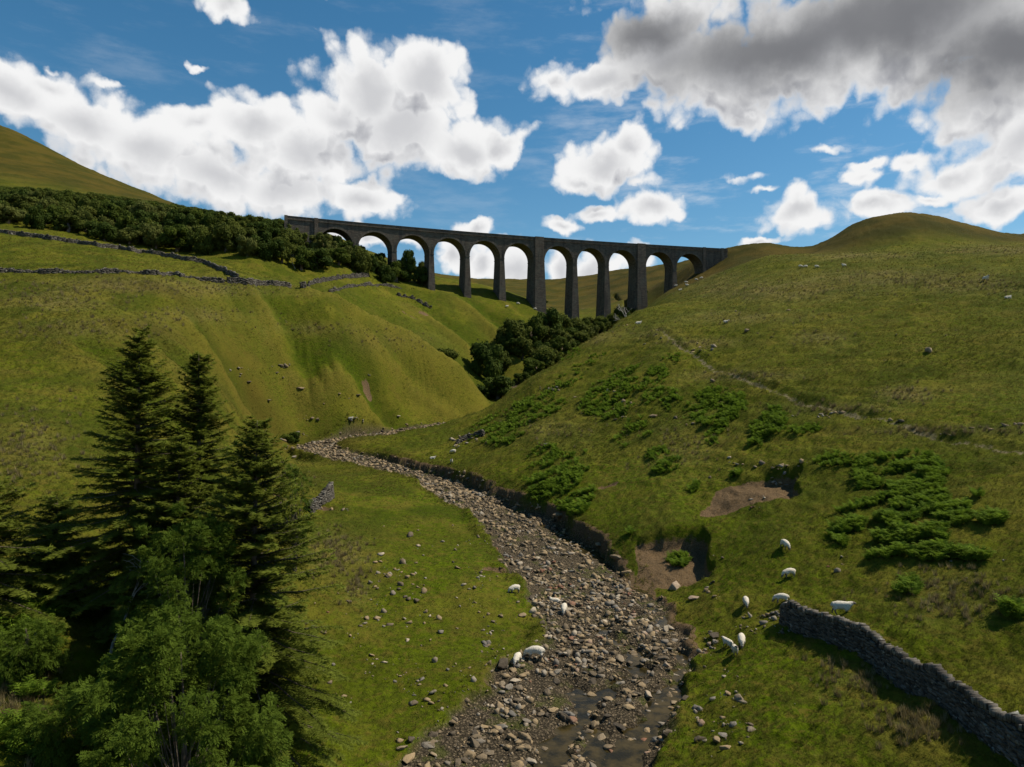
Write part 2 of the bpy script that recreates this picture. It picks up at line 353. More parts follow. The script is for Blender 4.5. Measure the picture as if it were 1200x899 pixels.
def mat_ground():
    m, g, b = mat('hill_ground'); co = obj_co(g)
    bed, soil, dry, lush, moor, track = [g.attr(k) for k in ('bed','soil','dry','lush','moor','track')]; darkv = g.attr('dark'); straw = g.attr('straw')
    n1 = g.noise(co, .35, 6, .62); n2 = g.noise(co, 2.3, 6, .65); n3 = g.noise(co, 11, 5, .7); n4 = g.noise(co, .045, 4, .55)
    st = g.v('MULTIPLY', co, (1.0, 1.0, 5.0)); n5 = g.noise(st, 1.1, 4, .6)
    c = g.mix(g.ss(n2, .35, .68), (.056,.066,.010), (.125,.125,.022))
    c = g.mix(g.m('MULTIPLY', g.ss(n1, .40, .66), .6), c, (.112,.128,.018))
    c = g.mix(g.m('MULTIPLY', lush, .72), c, g.mix(g.ss(n2, .35, .7), (.046,.080,.008), (.100,.145,.016)))
    n7 = g.noise(co, .9, 5, .68); n8 = g.noise(g.v('ADD', co, (31,7,3)), .55, 5, .66)
    c = g.mix(g.m('MULTIPLY', g.ss(n7, .53, .68), .55), c, (.118,.092,.026)); c = g.mix(g.m('MULTIPLY', g.ss(n8, .54, .70), .50), c, (.040,.052,.010))
    c = g.mix(g.m('MULTIPLY', dry, g.ss(n2, .30, .55)), c, g.mix(g.ss(n3, .35, .65), (.115,.088,.030), (.235,.195,.095)))
    c = g.mix(g.m('MULTIPLY', g.ss(n5, .50, .64), .65), c, (.135,.100,.030))
    n9 = g.noise(g.v('ADD', st, (5,11,2)), .8, 5, .65); c = g.mix(g.m('MULTIPLY', g.ss(n9, .50, .64), .65), c, (.040,.046,.009))
    c = g.mix(g.m('MULTIPLY', g.ss(n4, .42, .62), .35), c, (.075,.080,.014))
    n10 = g.noise(g.v('ADD', co, (3,1,9)), .16, 6, .7); c = g.mix(g.m('MULTIPLY', g.ss(n10, .50, .64), .45), c, (.115,.088,.026))
    c = g.mix(g.m('MULTIPLY', g.ss(n3, .52, .72), .38), c, (.018,.024,.005))
    n6 = g.noise(co, 5.5, 3, .6)
    c = g.mix(g.m('MULTIPLY', g.ss(n6, .62, .74), .28), c, (.20,.19,.07))
    n11 = g.noise(g.v('ADD', co, (13,5,1)), .075, 5, .6); c = g.mix(g.m('MULTIPLY', g.ss(n11, .46, .62), .45), c, (.058,.066,.011))
    n12 = g.noise(g.v('ADD', co, (43,15,1)), .11, 6, .65); c = g.mix(g.m('MULTIPLY', g.ss(n12, .50, .64), .40), c, (.150,.130,.030))
    c = g.mix(g.m('MULTIPLY', darkv, g.m('ADD', .35, g.m('MULTIPLY', g.ss(n7, .35, .6), .45))), c, (.034,.050,.008))  # dark green turf patches, plus gully shade painted into the colour
    c = g.mix(g.m('MULTIPLY', straw, g.m('ADD', .25, g.m('MULTIPLY', g.ss(n2, .35, .6), .55))), c, (.135,.112,.028))
    c = g.mix(g.m('MULTIPLY', moor, .95), c, g.mix(g.ss(n4, .38, .62), (.040,.037,.010), (.076,.056,.017)))
    hs_ = g.n('ShaderNodeHueSaturation'); hs_.inputs['Saturation'].default_value = 1.12; hs_.inputs['Value'].default_value = 1.02; hs_.inputs['Hue'].default_value = .503; g.l.new(c, hs_.inputs['Color']); c = hs_.outputs[0]
    # earth
    e = g.mix(g.ss(n3, .3, .7), (.080,.050,.024), (.185,.125,.066)); e = g.mix(g.ss(g.vor(co, 7), .0, .35), (.16,.13,.10), e)
    sm = g.ss(g.m('ADD', soil, g.m('MULTIPLY', g.m('SUBTRACT', n2, .5), .9)), .35, .6)
    c = g.mix(sm, c, e)
    tr = g.ss(g.m('MULTIPLY', track, g.m('ADD', g.noise(co, .6, 5, .7), .25)), .50, .70)
    c = g.mix(g.m('MULTIPLY', tr, .75), c, (.20,.165,.10))
    # gravel of the bed
    vc = g.n('ShaderNodeTexVoronoi'); g.set(vc.inputs['Vector'], co); vc.inputs['Scale'].default_value = 6.5
    hs = g.n('ShaderNodeSeparateColor'); g.l.new(vc.outputs['Color'], hs.inputs[0])
    gr = g.mix(hs.outputs[0], (.085,.067,.043), (.225,.172,.108)); gr = g.mix(g.ss(vc.outputs['Distance'], .25, .6), gr, (.050,.040,.026))
    moss = g.ss(g.noise(co, .42, 6, .65), .53, .64)
    gr = g.mix(g.m('MULTIPLY', moss, .7), gr, (.075,.085,.018))
    c = g.mix(bed, c, gr)
    g.l.new(c, b.inputs['Base Color'])
    h1 = g.m('ADD', g.m('MULTIPLY', n2, .8), g.m('MULTIPLY', n3, .45))
    hv = g.m('MULTIPLY', g.m('SUBTRACT', 1, vc.outputs['Distance']), bed)
    nb = g.bump(h1, .34, .9); nb = g.bump(hv, .12, .9, nb); g.l.new(nb, b.inputs['Normal'])
    b.inputs['Roughness'].default_value = 1; b.inputs['Specular IOR Level'].default_value = .05
    return m
def mat_stone(name, tint_src, wet=False):
    m, g, b = mat(name); co = obj_co(g)
    if tint_src == 'attr': t = g.attr('tint')
    else: t = g.n('ShaderNodeObjectInfo').outputs['Random']
    r = g.n('ShaderNodeValToRGB'); g.l.new(t, r.inputs[0]); cr = r.color_ramp; cr.interpolation = 'LINEAR'
    cols = [(0,(.060,.048,.034)),(.2,(.14,.108,.070)),(.42,(.235,.170,.095)),(.62,(.305,.220,.120)),(.78,(.150,.138,.118)),(.93,(.40,.33,.235)),(1,(.20,.095,.055))]
    while len(cr.elements) < len(cols): cr.elements.new(.5)
    for e, (p, c) in zip(cr.elements, cols): e.position = p; e.color = (*c,1)
    n1 = g.noise(co, 6, 6, .65); n2 = g.noise(co, 1.7, 4, .6)
    c = g.mix(g.m('MULTIPLY', g.ss(n1, .45, .7), .55), r.outputs[0], (.10,.085,.065))
    c = g.mix(g.m('MULTIPLY', g.ss(n2, .58, .7), .5), c, (.33,.30,.23))
    g.l.new(c, b.inputs['Base Color']); g.l.new(g.bump(n1, .05, .7), b.inputs['Normal']); b.inputs['Roughness'].default_value = .9
    return m
def mat_drywall():
    m, g, b = mat('dry_stone'); co = obj_co(g); t = g.attr('tint')
    n1 = g.noise(co, 9, 5, .65); n2 = g.noise(co, 2.2, 4, .6)
    c = g.mix(t, (.032,.028,.023), (.20,.178,.145)); c = g.mix(g.m('MULTIPLY', g.ss(n1, .5, .7), .5), c, (.05,.045,.036))
    c = g.mix(g.m('MULTIPLY', g.ss(n2, .60, .68), .65), c, (.34,.34,.29))
    g.l.new(c, b.inputs['Base Color']); g.l.new(g.bump(n1, .04, .7), b.inputs['Normal'])
    return m
def mat_leaf(name, dark, light, trans=.25, tipcol=None):
    m, g, b = mat(name); t = g.attr('tint')
    rnd = g.n('ShaderNodeObjectInfo').outputs['Random']
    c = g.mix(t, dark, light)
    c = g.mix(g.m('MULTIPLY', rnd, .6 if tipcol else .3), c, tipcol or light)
    g.l.new(c, b.inputs['Base Color']); b.inputs['Roughness'].default_value = .8; b.inputs['Specular IOR Level'].default_value = .06
    tr = g.n('ShaderNodeBsdfTranslucent'); g.l.new(c, tr.inputs[0]); mx = g.n('ShaderNodeMixShader'); mx.inputs[0].default_value = trans
    out = m.node_tree.nodes['Material Output']; g.l.new(b.outputs[0], mx.inputs[1]); g.l.new(tr.outputs[0], mx.inputs[2]); g.l.new(mx.outputs[0], out.inputs[0])
    return m
def mat_bark(name, a=(.075,.055,.04), c2=(.15,.12,.09)):
    m, g, b = mat(name); co = obj_co(g); n1 = g.noise(g.v('MULTIPLY', co, (9,9,1.6)), 1.5, 5, .65)
    g.l.new(g.mix(g.ss(n1,.35,.65), a, c2), b.inputs['Base Color']); g.l.new(g.bump(n1,.04,.8), b.inputs['Normal']); return m
def mat_ashlar():
    m, g, b = mat('viaduct_stone'); uv = g.n('ShaderNodeUVMap').outputs[0]
    br = g.n('ShaderNodeTexBrick'); g.l.new(uv, br.inputs['Vector']); br.inputs['Scale'].default_value = 1
    br.inputs['Brick Width'].default_value = 1.15; br.inputs['Row Height'].default_value = .42; br.inputs['Mortar Size'].default_value = .028; br.inputs['Bias'].default_value = 0
    br.inputs['Color1'].default_value = (0,0,0,1); br.inputs['Color2'].default_value = (1,1,1,1); br.inputs['Mortar'].default_value = (.5,.5,.5,1)
    co = obj_co(g); n1 = g.noise(co, .35, 6, .65); n2 = g.noise(co, 3, 5, .6); n3 = g.noise(g.v('MULTIPLY', co, (1,1,.12)), .7, 5, .6)
    c = g.mix(br.outputs['Color'], (.088,.070,.054), (.165,.128,.096))
    c = g.mix(g.m('MULTIPLY', g.ss(n1,.42,.66), .6), c, (.14,.135,.105)); c = g.mix(g.m('MULTIPLY', g.ss(n3,.50,.68), .75), c, (.055,.048,.042))
    c = g.mix(g.m('MULTIPLY', br.outputs['Fac'], .7), c, (.04,.034,.028)); c = g.mix(g.m('MULTIPLY', g.ss(n2,.58,.72), .4), c, (.20,.19,.14))
    g.l.new(c, b.inputs['Base Color']); h = g.m('SUBTRACT', n2, g.m('MULTIPLY', br.outputs['Fac'], 1.2)); g.l.new(g.bump(h, .10, .8), b.inputs['Normal'])
    return m
def mat_wool():
    m, g, b = mat('fleece'); co = obj_co(g); n1 = g.noise(co, 22, 4, .6); n2 = g.noise(co, 5, 3, .6)
    rnd = g.n('ShaderNodeObjectInfo').outputs['Random']
    c = g.mix(g.ss(n1,.3,.7), (.52,.46,.36), (.78,.72,.60)); c = g.mix(g.m('MULTIPLY', g.ss(n2,.55,.7), .35), c, (.34,.28,.19))
    c = g.mix(g.m('MULTIPLY', rnd, .3), c, (.50,.43,.31))
    g.l.new(c, b.inputs['Base Color']); g.l.new(g.bump(n1,.05,.9), b.inputs['Normal']); b.inputs['Roughness'].default_value = 1; return m
def mat_flat(name, col, rough=.8):
    m, g, b = mat(name); co = obj_co(g); n1 = g.noise(co, 14, 4, .6)
    g.l.new(g.mix(n1, tuple(x*.7 for x in col), tuple(min(1,x*1.25) for x in col)), b.inputs['Base Color']); b.inputs['Roughness'].default_value = rough; return m
def mat_water():
    m, g, b = mat('peaty_water'); co = obj_co(g); n1 = g.noise(co, 1.2, 4, .6); n2 = g.noise(co, 5, 4, .6)
    g.l.new(g.mix(g.ss(n1,.35,.65), (.014,.012,.005), (.055,.040,.014)), b.inputs['Base Color'])
    b.inputs['Roughness'].default_value = .12; b.inputs['Specular IOR Level'].default_value = .20; b.inputs['IOR'].default_value = 1.33
    g.l.new(g.bump(n2,.02,.5), b.inputs['Normal']); return m
M_GROUND = mat_ground(); M_STONE = mat_stone('river_stone_mass','attr'); M_ROCK = mat_stone('river_rock','obj'); M_WALL = mat_drywall()
M_ASH = mat_ashlar(); M_WOOL = mat_wool(); M_FACE = mat_flat('sheep_face', (.15,.125,.105)); M_HOOF = mat_flat('dark_hoof', (.03,.025,.02)); M_WATER = mat_water()
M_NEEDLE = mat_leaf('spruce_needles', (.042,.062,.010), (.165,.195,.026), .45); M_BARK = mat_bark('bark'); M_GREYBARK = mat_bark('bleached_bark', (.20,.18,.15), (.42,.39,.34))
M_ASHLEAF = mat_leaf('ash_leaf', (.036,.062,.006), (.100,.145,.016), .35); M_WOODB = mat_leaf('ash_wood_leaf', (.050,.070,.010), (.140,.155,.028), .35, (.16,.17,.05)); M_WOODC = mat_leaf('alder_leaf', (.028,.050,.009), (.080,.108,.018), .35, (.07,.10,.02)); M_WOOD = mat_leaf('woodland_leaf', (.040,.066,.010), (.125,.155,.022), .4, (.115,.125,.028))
M_FERN = mat_leaf('bracken_leaf', (.058,.105,.009), (.160,.235,.022), .4); M_BLADE = mat_leaf('grass_blade', (.062,.082,.010), (.19,.16,.034), .3)
M_RUSH = mat_leaf('rush_blade', (.10,.075,.026), (.27,.22,.11), .25)

# ------------------------------------------------------------------ ground object and its surface masks
def build_ground():
    X, Y = _XX.ravel(), _YY.ravel(); e = GM['e']; sd = GM['sd']
    px = CX + F*X/Y; py = _PY.ravel()
    n1 = fbm(X*.05, Y*.05, 101, 4); n2 = fbm(X*.35, Y*.35, 102, 4)
    # straw-coloured rush belts: upper right pasture, crest of the left spur, beside the walls
    dry = np.zeros(len(X))
    for (cx, cy, rx, ry, a) in DRYBELTS:
        dry = np.maximum(dry, a*np.exp(-((px-cx)/rx)**2 - ((py-cy)/ry)**2))
    dry = np.clip(dry*1.3 + .45*n2*dry + .22*np.maximum(n1, 0)*(Y > 60), 0, 1)
    left = sd > 0
    lush = np.clip(.25 + .9*n1 + .25*n2, 0, 1)*.7
    mead = (1 - sst(90, 125, Y))*np.where(left, 1-sst(10, 17, e), 1-sst(8, 20, e)*.8)
    lush = np.maximum(lush*(1-sst(150,260,Y)*.3), mead*(.8+.3*n2))
    lush = np.where(left & (X < -20) & (Y > 100), lush*.45, lush)
    lush = lush + np.maximum(-GM['rib'],0)*.9; dry = np.clip(dry + .42*np.maximum(GM['rib'],0)*(1-GM['bed'])*(.6+.8*n2), 0, 1)
    n3 = fbm(X*.11, Y*.11, 104, 4)
    dark = np.clip(-GM['rib'], 0, 1)*.9  # greener gully turf, darkened further to stand in for shade
    dark = np.maximum(dark, sst(211,216,Y)*(1-sst(232,262,Y))*sst(375,400,px)*(1-sst(590,620,px))*(.85+.5*n3))  # shade painted into the green of the slope behind the spur crest
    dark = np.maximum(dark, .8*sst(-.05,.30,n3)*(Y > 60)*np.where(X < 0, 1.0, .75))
    straw = sst(178,190,Y)*(1-sst(205,210,Y))*sst(380,420,px)*(1-sst(565,585,px))*(.8+.8*n3)
    straw = np.clip(np.maximum(straw, .85*np.clip(GM['rib'],0,1)), 0, 1)
    moor = np.clip(sst(340, 460, Y)*.9 + sst(284, 306, Y)*sst(60, 80, X) + .5*sst(0, -40, X)*sst(90, 130, Y)*(1-sst(150,170,Y))*np.maximum(n1,0)*2, 0, 1)
    yb = 1 - sst(238, 250, Y)
    q = np.arange(NR*NC).reshape(NR, NC)
    Fc = np.stack([q[:-1,:-1], q[:-1,1:], q[1:,1:], q[1:,:-1]], -1).reshape(-1,4)
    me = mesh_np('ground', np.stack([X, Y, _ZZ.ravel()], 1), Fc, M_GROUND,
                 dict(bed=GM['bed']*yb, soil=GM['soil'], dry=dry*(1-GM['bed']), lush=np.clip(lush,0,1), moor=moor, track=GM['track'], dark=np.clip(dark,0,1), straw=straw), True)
    put('ground', me, kind='structure')
DRYBELTS = [(780,325,90,10,.8),(900,340,120,12,.9),(1050,325,110,11,.9),(1000,300,90,6,.7),(1150,335,80,9,.9),(1165,293,60,6,1.0),(880,372,90,8,.5),(960,395,30,9,.6),(1060,462,30,9,.8),
            (820,402,45,5,.9),(870,440,60,6,.8),(970,478,60,6,.9),(1110,505,100,5,.8),(700,395,30,8,.8),(760,390,30,8,.6),(395,650,32,26,1.0),(420,690,20,20,.4),(1075,850,45,26,.5),(1000,800,40,24,.3),
            (150,335,140,10,.7),(60,350,80,14,.7),(260,340,80,8,.7),(110,385,90,12,.6),(230,370,70,9,.5),(30,520,60,40,.4),(450,400,60,12,.45),(380,385,60,8,.5),(1120,700,70,30,.35),(800,520,50,30,.3),(650,505,50,20,.35),
            (30,800,40,50,.5),(340,560,30,20,.3)]
build_ground()

# ------------------------------------------------------------------ water
def build_water():
    VV, FF = [], []; off = 0
    for W in WATP:
        pts = W[::2]; n = len(pts); row = []
        for i in range(n):
            a = pts[max(i-1,0)]; b_ = pts[min(i+1,n-1)]; t = np.array([b_[0]-a[0], b_[1]-a[1]]); t /= np.linalg.norm(t)+1e-9
            nx, ny = -t[1], t[0]; w = pts[i,3]+1.3
            for k in (-1,-.5,0,.5,1): row.append((pts[i,0]+nx*w*k, pts[i,1]+ny*w*k))
        row = np.array(row); idx = along(row[:,0], row[:,1], BEDP, 60)[1]
        z = BEDP[idx,2].reshape(n,5).mean(1)
        z = np.convolve(np.pad(z,(4,4),'edge'), np.ones(9)/9, 'valid') - .33 - .004*off/1000
        VV.append(np.column_stack([row, np.repeat(z,5)]))
        for i in range(n-1):
            for k in range(4):
                a = off+i*5+k; FF.append((a, a+1, a+6, a+5))
        off += n*5
    put('stream_water', mesh_np('stream_water', np.concatenate(VV), FF, M_WATER, smooth=True), kind='structure')
build_water()

# ------------------------------------------------------------------ stones
rng = np.random.default_rng(7)
def rock_variant(seed, flat=.5, n=13, sub=0, hack=0.0):
    r = np.random.default_rng(seed); p = r.normal(size=(n,3)); p /= np.linalg.norm(p,axis=1)[:,None]
    p *= r.uniform(.75,1.0,(n,1)); p[:,0] *= r.uniform(.75,1.15); p[:,1] *= r.uniform(.5,.85); p[:,2] *= flat*r.uniform(.6,1.1)
    bm = bmesh.new()
    for q in p: bm.verts.new(q)
    res = bmesh.ops.convex_hull(bm, input=bm.verts); bmesh.ops.delete(bm, geom=[v for v in bm.verts if not v.link_faces], context='VERTS')
    if sub:
        bmesh.ops.dissolve_limit(bm, angle_limit=R(14), verts=bm.verts, edges=bm.edges)
        bmesh.ops.bevel(bm, geom=list(bm.edges), offset=.05, segments=1, affect='EDGES', clamp_overlap=True)
        bmesh.ops.triangulate(bm, faces=bm.faces)
        bmesh.ops.subdivide_edges(bm, edges=bm.edges, cuts=sub, use_grid_fill=True)
        for v in bm.verts:
            c = v.co; v.co = c*(1+hack*(math.sin(c.x*7+seed)*math.sin(c.y*9+seed*2)*math.sin(c.z*11+seed)))
    return tri_of(bm)
RV = [rock_variant(100+i, random.Random(i).choice([.35,.45,.6,.8])) for i in range(16)]
BV = [mesh_np('rock', *rock_variant(300+i, [.45,.6,.75,.5][i%4], 16, 2, .06), M_ROCK) for i in range(12)]
def near_bed(n, ylo, yhi, margin=0.0):
    k = rng.integers(0, len(BEDP), n*3); k = k[(BEDP[k,1] > ylo) & (BEDP[k,1] < yhi)]
    p = BEDP[k]; w = (p[:,3]+p[:,4])/2 + 2.0
    a = rng.uniform(0, 2*math.pi, len(k)); rr = np.sqrt(rng.uniform(0,1,len(k)))*w
    x = p[:,0]+rr*np.cos(a); y = p[:,1]+rr*np.sin(a)
    return x, y
def build_stones():
    xs, ys, ss = [], [], []
    for (n, ylo, yhi, s0, s1, pw) in ((30000, 26, 62, .05, .42, 3.0), (16000, 55, 110, .09, .50, 2.8), (12000, 100, 178, .13, .60, 2.4), (9000, 26, 60, .03,.10,1.0)):
        x, y = near_bed(n, ylo, yhi); s = s0 + (s1*1.15-s0)*rng.uniform(0,1,len(x))**pw
        xs.append(x); ys.append(y); ss.append(s)
    x = np.concatenate(xs); y = np.concatenate(ys); s = np.concatenate(ss)
    h, m = height(x, y, True)
    clump = fbm(x*.5, y*.5, 201, 3)
    keep = (m['bed'] > .35) & (rng.uniform(0,1,len(x)) < np.where(m['water'] > .45, .42 + .8*clump, .62 + 1.7*clump)) | ((m['bed'] > .02) & (m['e'] < .9) & (rng.uniform(0,1,len(x)) < .25))
    # scattered stones lying in the turf of both meadows
    a, b = [], []
    for (cx, cy, rx, ry, n) in STONEPATCH:
        n = int(n*.6); q_ = max(1, n//5); ox = rng.normal(0,.5,q_); oy = rng.normal(0,.5,q_); w_ = rng.integers(0,q_,n); a.append(cx+rx*(ox[w_]+rng.normal(0,.12,n))); b.append(cy+ry*(oy[w_]+rng.normal(0,.12,n)))
    fx, fy = at_many(np.concatenate(a), np.concatenate(b)); fs = .07 + .42*rng.uniform(0,1,len(fx))**3.2
    fs *= np.clip(fy/55, .8, 2.0)
    fh, fm = height(fx, fy, True); fk = fm['bed'] < .2
    x = np.concatenate([x[keep], fx[fk]]); y = np.concatenate([y[keep], fy[fk]]); s = np.concatenate([s[keep], fs[fk]]); h = np.concatenate([h[keep], fh[fk]])
    infield = np.concatenate([np.zeros(keep.sum(), bool), np.ones(fk.sum(), bool)])
    n = len(x); tint = np.clip(rng.uniform(0,1,n)*np.where(y > 75, .66, .86) + .22*fbm(x*.3,y*.3,203,2) + .1, 0, 1)
    tint = np.where(infield, np.where(rng.uniform(0,1,n) < .28, rng.uniform(.72,.92,n), tint), tint)
    M = rots(rng.uniform(0, 6.28, n), rng.normal(0,.28,n), rng.normal(0,.28,n))
    big = s*F/y
    order = np.argsort(-big); V_, F_, T_ = mass(RV, rng.integers(0,len(RV),n)[order[290:]], np.stack([x,y,h+s*.12],1)[order[290:]], s[order[290:]], M[order[290:]], tint[order[290:]])
    put('river_stones', mesh_np('river_stones', V_, F_, M_STONE, dict(tint=T_)), label='mass of angular tan and grey stones covering the dry stream bed', cat='stones', kind='stuff')
    for k in order[:290]:
        o = bpy.data.objects.new('field_stone' if infield[k] else 'river_rock', BV[int(rng.integers(0,12))]); COL.objects.link(o)
        o.location = (x[k], y[k], h[k]+s[k]*.10); o.rotation_euler = (rng.normal(0,.2), rng.normal(0,.2), rng.uniform(0,6.28)); o.scale = (s[k]*1.05,)*3
        if infield[k]: tag(o, 'weathered loose stone half sunk in the grass beside the stream', 'stone', 'loose stones lying in the grass')
        else: tag(o, 'angular slab of tan or grey rock lying among the stones of the stream bed', 'rock', 'larger rocks in the stream bed')
STONEPATCH = [(540,720,130,90,170),(600,760,60,50,90),(470,700,80,60,60),(560,650,60,30,40),(480,840,90,60,60),(880,845,90,50,45),(800,800,30,60,30),(905,725,45,18,120),(850,690,50,40,20),(830,750,25,40,50),
              (548,514,22,12,60),(375,590,40,14,50),(340,520,30,12,60),(380,500,60,15,20),(700,470,70,50,40),(790,470,60,30,40),(900,540,60,25,60),(900,590,60,25,20),(440,470,80,30,25),(980,485,80,12,60),(700,385,40,12,30),
              (1000,420,180,80,40),(300,440,60,40,25),(340,440,40,20,20),(820,420,60,20,30),(1120,500,90,10,40),(640,620,30,12,30),(300,545,30,10,12),(640,455,30,12,30),(520,780,90,60,90),(450,780,60,60,50),(560,700,90,40,60),(585,765,60,40,60),(860,830,60,50,60),(425,700,40,40,25),(1000,640,150,80,25)]
build_stones()
SPECIAL = [(612,722,.62,'large round grey boulder on the green meadow between the grazing sheep','boulder'),
           (588,778,.75,'dark flat broken boulder in the grass below the large round grey boulder','boulder'),
           (467,489,.9,'pale boulder alone on the turf under the left hillside','boulder'),
           (641,522,.9,'lone tan boulder low on the right hillside beside the bracken','boulder'),
           (674,465,.9,'lone grey boulder high on the right hillside above the bracken','boulder'),
           (766,488,.95,'flat tan slab between the two bracken patches on the right hillside','boulder'),
           (792,490,.8,'broken tan slab next to the flat slab on the right hillside','boulder'),
           (850,862,.42,'dark brown angular boulder in the right meadow near the lower stream','boulder'),
           (880,856,.40,'rounded brown boulder in the right meadow, right of the dark angular one','boulder'),
           (725,853,.55,'long tan slab tilted beside the dark pool in the lower stream bed','rock'),
           (735,672,.75,'dark flat slab leaning out of the shallow water','rock'),
           (700,745,.30,'reddish brown rock in the middle of the stream bed','rock'),
           (572,884,.60,'broad pale brown slab at the lower edge of the stream bed','rock'),
           (480,890,.55,'grey boulder at the foot of the left bank of the stream','boulder'),
           (776,850,.40,'pale square block beside the lowest pool','rock'),
           (655,602,1.3,'long wet dark ledge at the foot of the cut bank upstream','rock'),
           (702,641,1.2,'wet dark slab at the right edge of the bed above the brown scar','rock'),
           (722,654,1.0,'second wet dark slab just below the first beside the right bank','rock'),
           (790,690,1.3,'broad dark wet ledge at the base of the brown scar','rock'),
           (815,702,.9,'dark wet ledge right of the broad one under the scar','rock'),
           (838,745,.8,'dark block fallen from the right bank beside the pool','rock'),
           (315,470,1.2,'dark outcrop low on the left hillside above the stream bend','outcrop'),
           (352,455,1.1,'dark outcrop right of the other one on the left hillside','outcrop'),
           (292,447,1.0,'small dark outcrop on the left hillside behind the spruce tops','outcrop'),
           (420,463,1.1,'dark ledge of rock on the middle of the left spur','outcrop'),
           (345,536,.8,'pair of pale slabs heaped at the outer bend of the stream','rock')]
for k, (px, py, s, lab, ct) in enumerate(SPECIAL):
    p = at(px, py); o = put(ct if ct == 'boulder' else 'river_rock', BV[(k*5)%12], loc=p+Vector((0,0,s*.12)), rz=k*1.3, sc=(s,s*.95,s*(.95 if 'round' in lab else .6)), label=lab, cat=ct)
# ------------------------------------------------------------------ the viaduct
HT = 63.9; ZS = HT-10.2; RAD = 6.85; SPAN = 13.7; WID = 7.8      # parapet top, springing, arch radius
X0, Y0, TH, KAP = -76.75, 278.5, .4286, -.0010
def vpt(s, off, z):
    a = TH + KAP*s
    if abs(s) < 1e-9: cx, cy = X0, Y0
    else:
        t = np.linspace(0, s, 24); aa = TH+KAP*t; dt = t[1]-t[0]
        cx = X0 + float(np.sum((np.cos(aa)[1:]+np.cos(aa)[:-1])/2)*dt); cy = Y0 + float(np.sum((np.sin(aa)[1:]+np.sin(aa)[:-1])/2)*dt)
    return (cx - math.sin(a)*off, cy + math.cos(a)*off, z)
class VB:
    """quads with stone-course UVs (metres)"""
    def __init__(s): s.v = []; s.f = []; s.uv = []
    def quad(s, pts, uvs):
        i = len(s.v); s.v += pts; s.f.append((i,i+1,i+2,i+3)); s.uv += uvs
    def block(s, s0, s1, o0, o1, z0, z1, t=(0,0,0,0), n=1):
        """box between chainages and offsets; t = extra spread at the foot (s-, s+, o-, o+)"""
        for k in range(n):
            a = s0+(s1-s0)*k/n; b = s0+(s1-s0)*(k+1)/n
            ta = t[0] if k == 0 else 0; tb = t[1] if k == n-1 else 0
            A = [(a-ta,o0-t[2],z0),(b+tb,o0-t[2],z0),(b+tb,o1+t[3],z0),(a-ta,o1+t[3],z0),(a,o0,z1),(b,o0,z1),(b,o1,z1),(a,o1,z1)]
            Q = [(0,1,5,4,0),(2,3,7,6,0),(4,5,6,7,2),(3,2,1,0,2)]
            if k == 0: Q.append((3,0,4,7,1))
            if k == n-1: Q.append((1,2,6,5,1))
            for q in Q:
                P4 = [A[i] for i in q[:4]]
                uv = [((p[0], p[2]) if q[4]==0 else (p[1], p[2]) if q[4]==1 else (p[0], p[1])) for p in P4]
                s.quad([vpt(*p) for p in P4], uv)
    def build(s, name, parent, mat=None, **k):
        me = bpy.data.meshes.new(name); me.from_pydata(s.v, [], s.f); me.materials.append(mat or M_ASH)
        l = me.uv_layers.new(name='UVMap'); l.data.foreach_set('uv', np.array(s.uv, np.float32).ravel()); me.update()
        bm = bmesh.new(); bm.from_mesh(me); bmesh.ops.remove_doubles(bm, verts=bm.verts, dist=.0005); bm.to_mesh(me); bm.free()
        return put(name, me, parent, **k)
